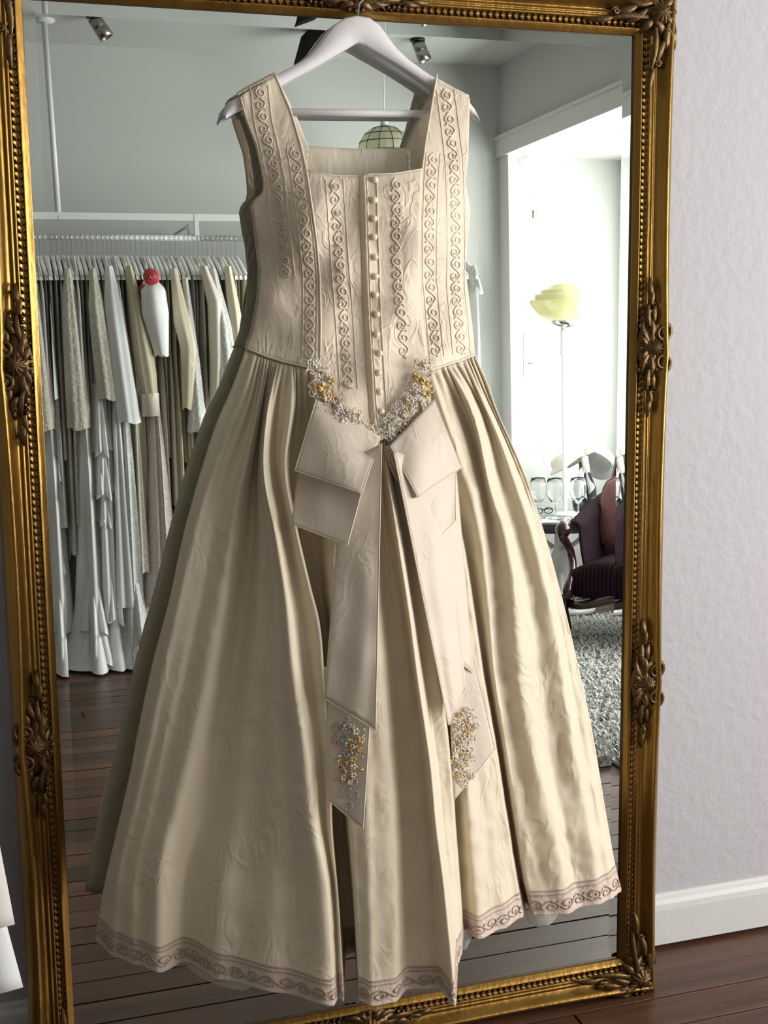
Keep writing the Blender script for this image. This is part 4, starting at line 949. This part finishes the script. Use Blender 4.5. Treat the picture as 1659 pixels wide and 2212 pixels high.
LX = refl(1219, 900, 1, TY).x; zs = lambda v: refl(1222, v, 1, TY).z; Rs = (refl(1291, 650, 1, TY)-refl(1158, 650, 1, TY)).length/2
lp = thing('table_lamp', (LX, TY, ZT), 'tall white lamp with stepped pale yellow art deco glass shade', 'lamp')
b = MB(); b.lathe([(0, 0), (.075, 0), (.075, .006), (.05, .014), (.012, .02), (.0125, zs(768)-ZT)], (LX, TY, ZT), 24); b.build('pole', MWP, lp)
z1 = zs(768); b = MB(); b.lathe([(.0125, 0), (.020, .002), (.020, .012), (.017, .03), (.0165, .075), (.014, .080), (.014, .083), (.0165, .085), (.0165, zs(712)-z1), (.010, zs(712)-z1)], (LX, TY, z1), 20); b.build('lamp_holder', MWP, lp)
z2 = zs(712); b = MB(); b.lathe([(.010, 0), (.030, .008), (.055, .022), (.062, .032), (.062, .046), (.055, .046)], (LX, TY, z2), 28); b.build('gallery', MSTEEL, lp)
zb_, zt_ = zs(694), zs(611); hS = zt_-zb_
b = MB(); b.lathe([(Rs*.34, 0), (Rs*.55, hS*.06), (Rs*.78, hS*.20), (Rs*.93, hS*.38), (Rs, hS*.52), (Rs*.995, hS*.555), (Rs*.86, hS*.56), (Rs*.86, hS*.68), (Rs*.83, hS*.705), (Rs*.70, hS*.71), (Rs*.68, hS*.80), (Rs*.65, hS*.82), (Rs*.48, hS*.83), (Rs*.40, hS*.91), (Rs*.26, hS*.97), (0, hS)], (LX, TY, zb_), 48)
b.build('glass_shade', mat('pale yellow marbled glass', hexc(226, 222, 172), .12, translucent=.3, var=.10, vscale=9, coat=.5), lp)
# things on the table
MGL = mat('clear glass', (1, 1, 1, 1), .02, trans=1); MGL.node_tree.nodes['Principled BSDF'].inputs['IOR'].default_value = 1.3
def goblet(u, v, y, label, s=1):
    p = refl(u, v, 1, y); p.z = ZT; w = thing('wine_glass', p, label, 'glass', 'wine glasses on the side table')
    b = MB(); b.lathe([(0, 0), (.034*s, 0), (.034*s, .003), (.006, .008), (.0045, .03), (.005, .075*s)], p, 20); b.build('foot_and_stem', MGL, w)
    b = MB(); b.lathe([(.005, .072*s), (.02*s, .083*s), (.038*s, .11*s), (.043*s, .14*s), (.040*s, .175*s), (.034*s, .20*s), (.033*s, .20*s), (.039*s, .175*s), (.0415*s, .14*s), (.036*s, .111*s), (.018*s, .085*s), (0, .080*s)], p, 24); b.build('bowl', MGL, w)
goblet(1249, 1105, TY+.16, 'clear wine glass in front of the black vase'); goblet(1199, 1105, TY+.12, 'clear wine glass left of the lamp pole'); goblet(1163, 1105, TY+.06, 'clear wine glass beside the spectacles')
p = refl(1172, 1108, 2, ZT+.006); sp = thing('spectacles', (p.x, p.y, ZT), 'black framed spectacles lying on the side table', 'glasses')
for k, dx in enumerate((-.028, .028)):
    b = MB(); b.tube([p+Vector((dx+.024*cos(a*PI/8), .012, .012+.015*sin(a*PI/8))) for a in range(17)], .0022, 6); r = b.build('lens_rim', MBK, sp)
    b = MB(); b.tube([p+Vector((dx*1.85, .012, .016)), p+Vector((dx*1.8, -.05, .014)), p+Vector((dx*1.6, -.11, .002))], .0024, 6); b.build('temple_arm', MBK, sp)
b = MB(); b.tube([p+Vector((-.005, .012, .016)), p+Vector((0, .012, .019)), p+Vector((.005, .012, .016))], .002, 6); b.build('bridge', MBK, sp)
yv = TY-.12; p = refl(1262, 1075, 1, yv); p.z = ZT; vs_ = thing('vase', p, 'dark glossy bottle vase holding up the hats', 'vase')
b = MB(); b.lathe([(0, 0), (.055, 0), (.060, .02), (.066, .07), (.062, .12), (.044, .165), (.028, .195), (.025, .235), (.030, .25), (.024, .25)], p, 28); b.build('body', mat('black glaze', (.02, .021, .022, 1), .08, coat=.5), vs_)
b = MB()
for k in range(34):
    t = k/33; b.ball(p+Vector((-.03-.022*sin(t*2.2)-.012*t, .062+.018*sin(PI*t), .225-.17*t)), .0048, n=6, m=4)
b.build('pearl_string', MPEARL, vs_, kind='stuff')
MHAT = mat('cream straw cloth', hexc(226, 220, 205), .6, bump=.4, bscale=110); MHAT2 = lace_mat('white woven straw', (.84, .84, .82, 1), scale=120)
def hat(name, c, tilt, rx, h, brim, mt, label):
    o = thing(name, c, label, 'hat'); rot = Matrix.Rotation(tilt, 3, 'Y') @ Matrix.Rotation(.35, 3, 'X'); b = MB(); rows = []
    for r, z in ((rx+brim, -.012), (rx+brim*.6, .004), (rx*1.04, .006), (rx, .02), (rx*.97, h*.6), (rx*.85, h*.88), (rx*.5, h), (.001, h*1.02)):
        rows.append([Vector(c)+rot @ Vector((r*cos(2*PI*k/32), r*sin(2*PI*k/32), z+.008*sin(2*2*PI*k/32)*(1 if r > rx else 0))) for k in range(32)])
    b.grid(rows, True); b.build('crown_and_brim', mt, o, solid=.003)
    return o, rot
c = refl(1228, 1000, 1, yv+.02); o, rot = hat('pillbox_hat', c, -.45, .085, .06, .025, MHAT, 'cream cloth hat with satin bow propped on the vase')
for s in (-1, 1):
    b = MB(); rows = []
    for i in range(7):
        t = i/6; w = .022*sin(PI*(.12+.8*t)); q = c+Vector((.06+s*.045*t, .05, .045+.014*sin(PI*t)+.012*s*t)); rows.append([q+Vector((0, .012, w)), q+Vector((0, .022, 0)), q+Vector((0, .012, -w))])
    b.grid(rows); b.build('bow_loop', IV, o, solid=.003)
b = MB(); b.grid([[c+Vector((.062+.02*s+.018*t, .055-.01*t, .035-.085*t)) for s in (-1, 0, 1)] for t in (0, .5, 1)]); b.build('bow_tail', IV, o, solid=.003)
c2 = refl(1290, 1000, 1, yv+.0); hat('straw_hat', c2, .85, .075, .07, .03, MHAT2, 'white woven straw hat hanging on the vase')
# net veil under the cream hat
b = MB(); cc = c+Vector((-.02, .03, -.03)); rows = []
for i in range(9):
    t = i/8; rows.append([cc+Vector(((.075+.02*t)*cos(PI*k/14-.2), (.05+.03*t)*sin(PI*k/14), -.15*t+.01*sin(5*k+i))) for k in range(15)])
b.grid(rows); b.build('net_veil', mat('white net', (.75, .76, .76, 1), .8, alpha=.35), o)
p = refl(1278, 1092, 1, TY-.02); p.z = ZT; bx = thing('card_box', p, 'small white box with dark speckles behind the wine glass', 'box')
b = MB(); b.box((p.x+.035, p.y-.05, ZT), (p.x+.13, p.y+.0, ZT+.055)); b.build('body', mat('printed card', hexc(214, 214, 206), .6, var=.25, vscale=60), bx, False)
b = MB(); b.box((p.x+.033, p.y-.052, ZT+.055), (p.x+.132, p.y+.002, ZT+.066)); b.build('lid', MPL, bx, False)

# armchair
CA = math.radians(47); F = Vector((-sin(CA), cos(CA), 0)); Sd = Vector((-cos(CA), -sin(CA), 0)); O = Vector((2.34, -2.97, 0))-Sd*.31-F*.28
ch = thing('armchair', O, 'dark wood armchair upholstered in plum striped fabric', 'armchair'); MWOOD = mat('polished mahogany', (.030, .008, .008, 1), .16, coat=.6)
def stripes():
    M = mat('plum corded stripe', (.03, .012, .02, 1), .8, sheen=.0, spec=.1); nt = M.node_tree; N = nt.nodes.new; Lk = nt.links.new; bs = nt.nodes['Principled BSDF']
    at = N('ShaderNodeAttribute'); at.attribute_name = 'stripe'; m1 = N('ShaderNodeMath'); m1.operation = 'SINE'; m0 = N('ShaderNodeMath'); m0.operation = 'MULTIPLY'; m0.inputs[1].default_value = 2*PI; Lk(at.outputs['Fac'], m0.inputs[0]); Lk(m0.outputs[0], m1.inputs[0])
    cr = N('ShaderNodeValToRGB'); cr.color_ramp.elements[0].position = .3; cr.color_ramp.elements[0].color = (.006, .004, .005, 1); cr.color_ramp.elements[1].position = .75; cr.color_ramp.elements[1].color = (.030, .011, .019, 1)
    ad = N('ShaderNodeMath'); ad.operation = 'MULTIPLY_ADD'; ad.inputs[1].default_value = .5; ad.inputs[2].default_value = .5; Lk(m1.outputs[0], ad.inputs[0]); Lk(ad.outputs[0], cr.inputs[0]); Lk(cr.outputs[0], bs.inputs['Base Color'])
    bp = N('ShaderNodeBump'); bp.inputs['Strength'].default_value = .5; bp.inputs['Distance'].default_value = .004; Lk(ad.outputs[0], bp.inputs['Height']); Lk(bp.outputs[0], bs.inputs['Normal']); return M
MSTR = stripes()
def C(f, s, z): return O+F*f+Sd*s+Vector((0, 0, z))
def striped(name, rows, vals, parent):
    b = MB(); b.grid(rows); o = b.build(name, MSTR, parent); at = o.data.attributes.new('stripe', 'FLOAT', 'POINT'); at.data.foreach_set('value', [v for r in vals for v in r]); o.modifiers.new('thickness', 'SOLIDIFY').thickness = .012; return o
HW = .31
def fr(s): return .27+.045*cos(PI*s/HW*.9)               # bowed seat front
rows, vals = [], []
for i in range(27):
    t = i/26; r, v = [], []
    for j in range(33):
        s = lerp(-HW, HW, j/32); f0, f1 = -.28, fr(s); dome = .06*(1-abs(2*t-1)**3)*(1-abs(s/HW)**3)
        if t < .78: f = lerp(f0, f1, t/.78); z = .34+dome
        else: q = (t-.78)/.22; f = f1+.012*sin(PI*q); z = .34+dome*(1-q)-.10*q
        r.append(C(f, s, z)); v.append(s/.021)
    rows.append(r); vals.append(v)
striped('seat', rows, vals, ch)
b = MB(); b.tube([C(-.28, -HW, .235)]+[C(fr(lerp(-HW, HW, k/16)), lerp(-HW, HW, k/16), .232+.035*cos(PI*lerp(-1, 1, k/16))) for k in range(17)]+[C(-.28, HW, .235)], .022, 10); b.build('seat_rail', MWOOD, ch)
for s in (-1, 1):
    rows, vals = [], []
    for i in range(19):                                  # padded inner arm
        t = i/18; r, v = [], []; f = lerp(-.26, .17, t)
        for j in range(15):
            q = j/14; an = q*PI*1.15; h = lerp(.62, .525, t)
            if q < .5: z = lerp(.36, h, q*2); ss = HW-.03+.02*sin(q*PI)
            else: a = (q-.5)*2*PI*.8; z = h+.03*sin(a)-.012*(1-cos(a)); ss = HW-.01+.05*(1-cos(a))*.7
            r.append(C(f, s*ss, z)); v.append(f/.021)
        rows.append(r); vals.append(v)
    striped('arm_pad', rows, vals, ch)
    pts = [C(.19, s*(HW+.03), .535), C(.215, s*(HW+.05), .545), C(.235, s*(HW+.05), .525), C(.225, s*(HW+.045), .495), C(.195, s*(HW+.04), .47), C(.17, s*(HW+.03), .43), C(.17, s*(HW+.02), .38), C(.20, s*(HW+.01), .335), C(.25, s*HW, .305), C(.285, s*HW, .27), C(.275, s*HW, .24)]
    b = MB(); b.tube(pts, lambda t: .024-.006*sin(PI*t), 10); b.build('arm_scroll', MWOOD, ch)
    b = MB(); b.ball(C(.215, s*(HW+.045), .528), .036, n=16, m=10); b.build('arm_knuckle', MWOOD, ch)
    b = MB(); b.tube([C(.21, s*(HW+.04), .235), C(.225, s*(HW+.045), .17), C(.21, s*(HW+.03), .09), C(.235, s*(HW+.04), .012)], lambda t: .030-.016*t, 10); b.build('leg', MWOOD, ch)
    b = MB(); b.tube([C(-.27, s*(HW-.03), .25), C(-.29, s*(HW-.03), .14), C(-.35, s*(HW-.02), .012)], lambda t: .024-.009*t, 10); b.build('leg', MWOOD, ch)
arch = [(-HW-.02, .30), (-HW-.02, .55), (-HW+.01, .66), (-HW+.035, .80), (-.20, .91), (-.10, .955), (0, .965), (.10, .955), (.20, .91), (HW-.035, .80), (HW-.01, .66), (HW+.02, .55), (HW+.02, .30)]
b = MB(); b.tube([C(-.27-.16*max(0, z-.5), s, z) for s, z in arch], .024, 10); b.build('back_frame', MWOOD, ch)
rows, vals = [], []
for i in range(19):
    z = lerp(.34, .93, i/18); w = tab([(.3, HW-.01), (.55, HW-.02), (.66, HW-.03), (.80, HW-.06), (.91, .19), (.95, .10)], z); r, v = [], []
    for j in range(19):
        s = lerp(-w, w, j/18); r.append(C(-.27-.16*max(0, z-.5)+.05*(1-(s/w)**2)*(1-abs(2*i/18-1)**4), s, z)); v.append(s/.021)
    rows.append(r); vals.append(v)
striped('backrest', rows, vals, ch)
cu = thing('cushion', C(-.08, .19, .41), 'dusty pink velvet cushion leaning in the armchair', 'cushion'); b = MB(); rows = []
for i in range(15):
    t = i/14; r = []
    for k in range(24):
        a = 2*PI*k/24; ca, sa = cos(a), sin(a); m4 = (abs(ca)**4+abs(sa)**4)**-.25; rad = .17*sin(PI*t)**.45 if 0 < t < 1 else .001
        th = lerp(-.055, .055, t)*(1.0); r.append(C(-.10+th-.25*rad*m4*sa, .15+rad*m4*ca*.85, .575+rad*m4*sa*.95))
    rows.append(r)
b.grid(rows, True); b.build('cover', mat('dusty pink velvet', hexc(140, 84, 80), .8, sheen=.4, var=.3, vscale=18, bump=.3, bscale=80), cu)
b = MB(); b.tube([C(-.10-.25*.172*m4*sin(a), .15+.172*m4*cos(a)*.85, .575+.172*m4*sin(a)*.95) for a, m4 in ((2*PI*k/32, (abs(cos(2*PI*k/32))**4+abs(sin(2*PI*k/32))**4)**-.25) for k in range(33))], .004, 6); b.build('piping', mat('rose piping', hexc(150, 96, 88), .7), cu)

# shaggy rugs
MRUG = mat('off-white wool', hexc(198, 198, 192), .95)
def rug(name, x0, x1, y0, y1, mt, label, n):
    b = MB(); b.box((x0, y0, .002), (x1, y1, .012)); o = b.build(name, mt, None, False); tag(o, label, 'rug'); r = random.Random(5); p = MB()
    for _ in range(n):
        x, y = r.uniform(x0, x1), r.uniform(y0, y1); a = r.random()*6.28; l = r.uniform(.020, .045); w = r.uniform(.004, .008); h = r.uniform(.014, .036); d = Vector((cos(a), sin(a), 0)); e = Vector((-d.y, d.x, 0)); c = Vector((x, y, .010))
        p.add([c-e*w, c+e*w, c+d*l*.6+e*w*.8+Vector((0, 0, h)), c+d*l*.6-e*w*.8+Vector((0, 0, h)), c+d*l+Vector((0, 0, h*.7))], [(0, 1, 2, 3), (3, 2, 4)])
    p.build('pile', mt, o, False, kind='stuff')
rug('shaggy_rug', 1.70, 2.56, -3.05, -1.44, MRUG, 'shaggy off-white rug on the dark boards before the bay', 9000)
rug('shaggy_rug', 2.22, 3.26, -3.48, -3.10, MRUG, 'shaggy white rug beside the pedestal table', 5000)

# ------------------------------------------------------------------ gown hanging left of the mirror, only its hem corners reach into view
gl = thing('white_gown', (-.42, -.42, 1.5), 'white satin gown with layered hem hanging beside the left edge of the mirror', 'dress')
def hemsheet(tip, y, bottom_l, mt, name):
    """skirt panel ending in a corner at pixel tip"""
    T = at_y(tip[0], tip[1], y); b = MB(); rows = []
    up = at_y(-14, tip[1]-240, y)
    for i in range(19):
        t = i/18; r = []
        e = Vector((lerp(-.34, up.x, min(1, t*1.9)) if t < .53 else lerp(up.x, T.x, (t-.53)/.47), y, lerp(1.50, up.z, min(1, t/.53)) if t < .53 else lerp(up.z, T.z, (t-.53)/.47)))
        l = Vector((lerp(-.50, -.80, t), y, lerp(1.50, bottom_l, t)))
        for j in range(25):
            a = j/24; p = e.lerp(l, a); p.y += .03*sin(a*14)*t*(1-.6*(1-a))-.02*sin(PI*a); r.append(p)
        rows.append(r)
    # rounded hem running away from the tip
    b.grid(rows); return b.build(name, mt, gl, solid=.002)
hemsheet((50, 2132), -.44, .24, WS, 'skirt'); hemsheet((32, 1996), -.475, .36, mat('ivory overlay', hexc(222, 216, 208), .5, bump=.15, bscale=20), 'overskirt')
b = MB(); b.grid([[Vector((-.42+(.08+.10*sin(PI*t*.9))*cos(a*PI/12), -.43+.05*sin(a*PI/12), 1.48+.34*t)) for a in range(25)] for t in (0, .2, .4, .6, .8, 1)]); b.build('bodice', WS, gl, solid=.002)
wh = thing('wall_hook', (-.42, 0, 1.95), 'chrome wall hook carrying the white gown', 'hook')
b = MB(); b.tube([(-.42, -.001, 1.95), (-.42, -.36, 1.95), (-.42, -.42, 1.94), (-.42, -.45, 1.97)], .006, 8); b.build('arm', MSTEEL, wh); b = MB(); b.lathe([(0, 0), (.025, 0), (.025, .01), (0, .012)], (-.42, 0, 1.95), 16, Vector((0, -1, 0))); b.build('plate', MSTEEL, wh)
gh = thing('clothes_hanger', (-.42, -.43, 1.85), 'white hanger on the wall hook beside the mirror', 'hanger')
b = MB(); b.tube([(-.62, -.43, 1.775), (-.52, -.43, 1.81), (-.42, -.43, 1.845), (-.32, -.43, 1.81), (-.22, -.43, 1.775)], .010, 8); b.build('yoke', MHANG, gh)
b = MB(); b.tube([(-.42, -.43, 1.84), (-.42, -.43, 1.92), (-.42, -.415, 1.955), (-.42, -.40, 1.957), (-.42, -.385, 1.945)], .002, 6); b.build('hook', MSTEEL, gh)
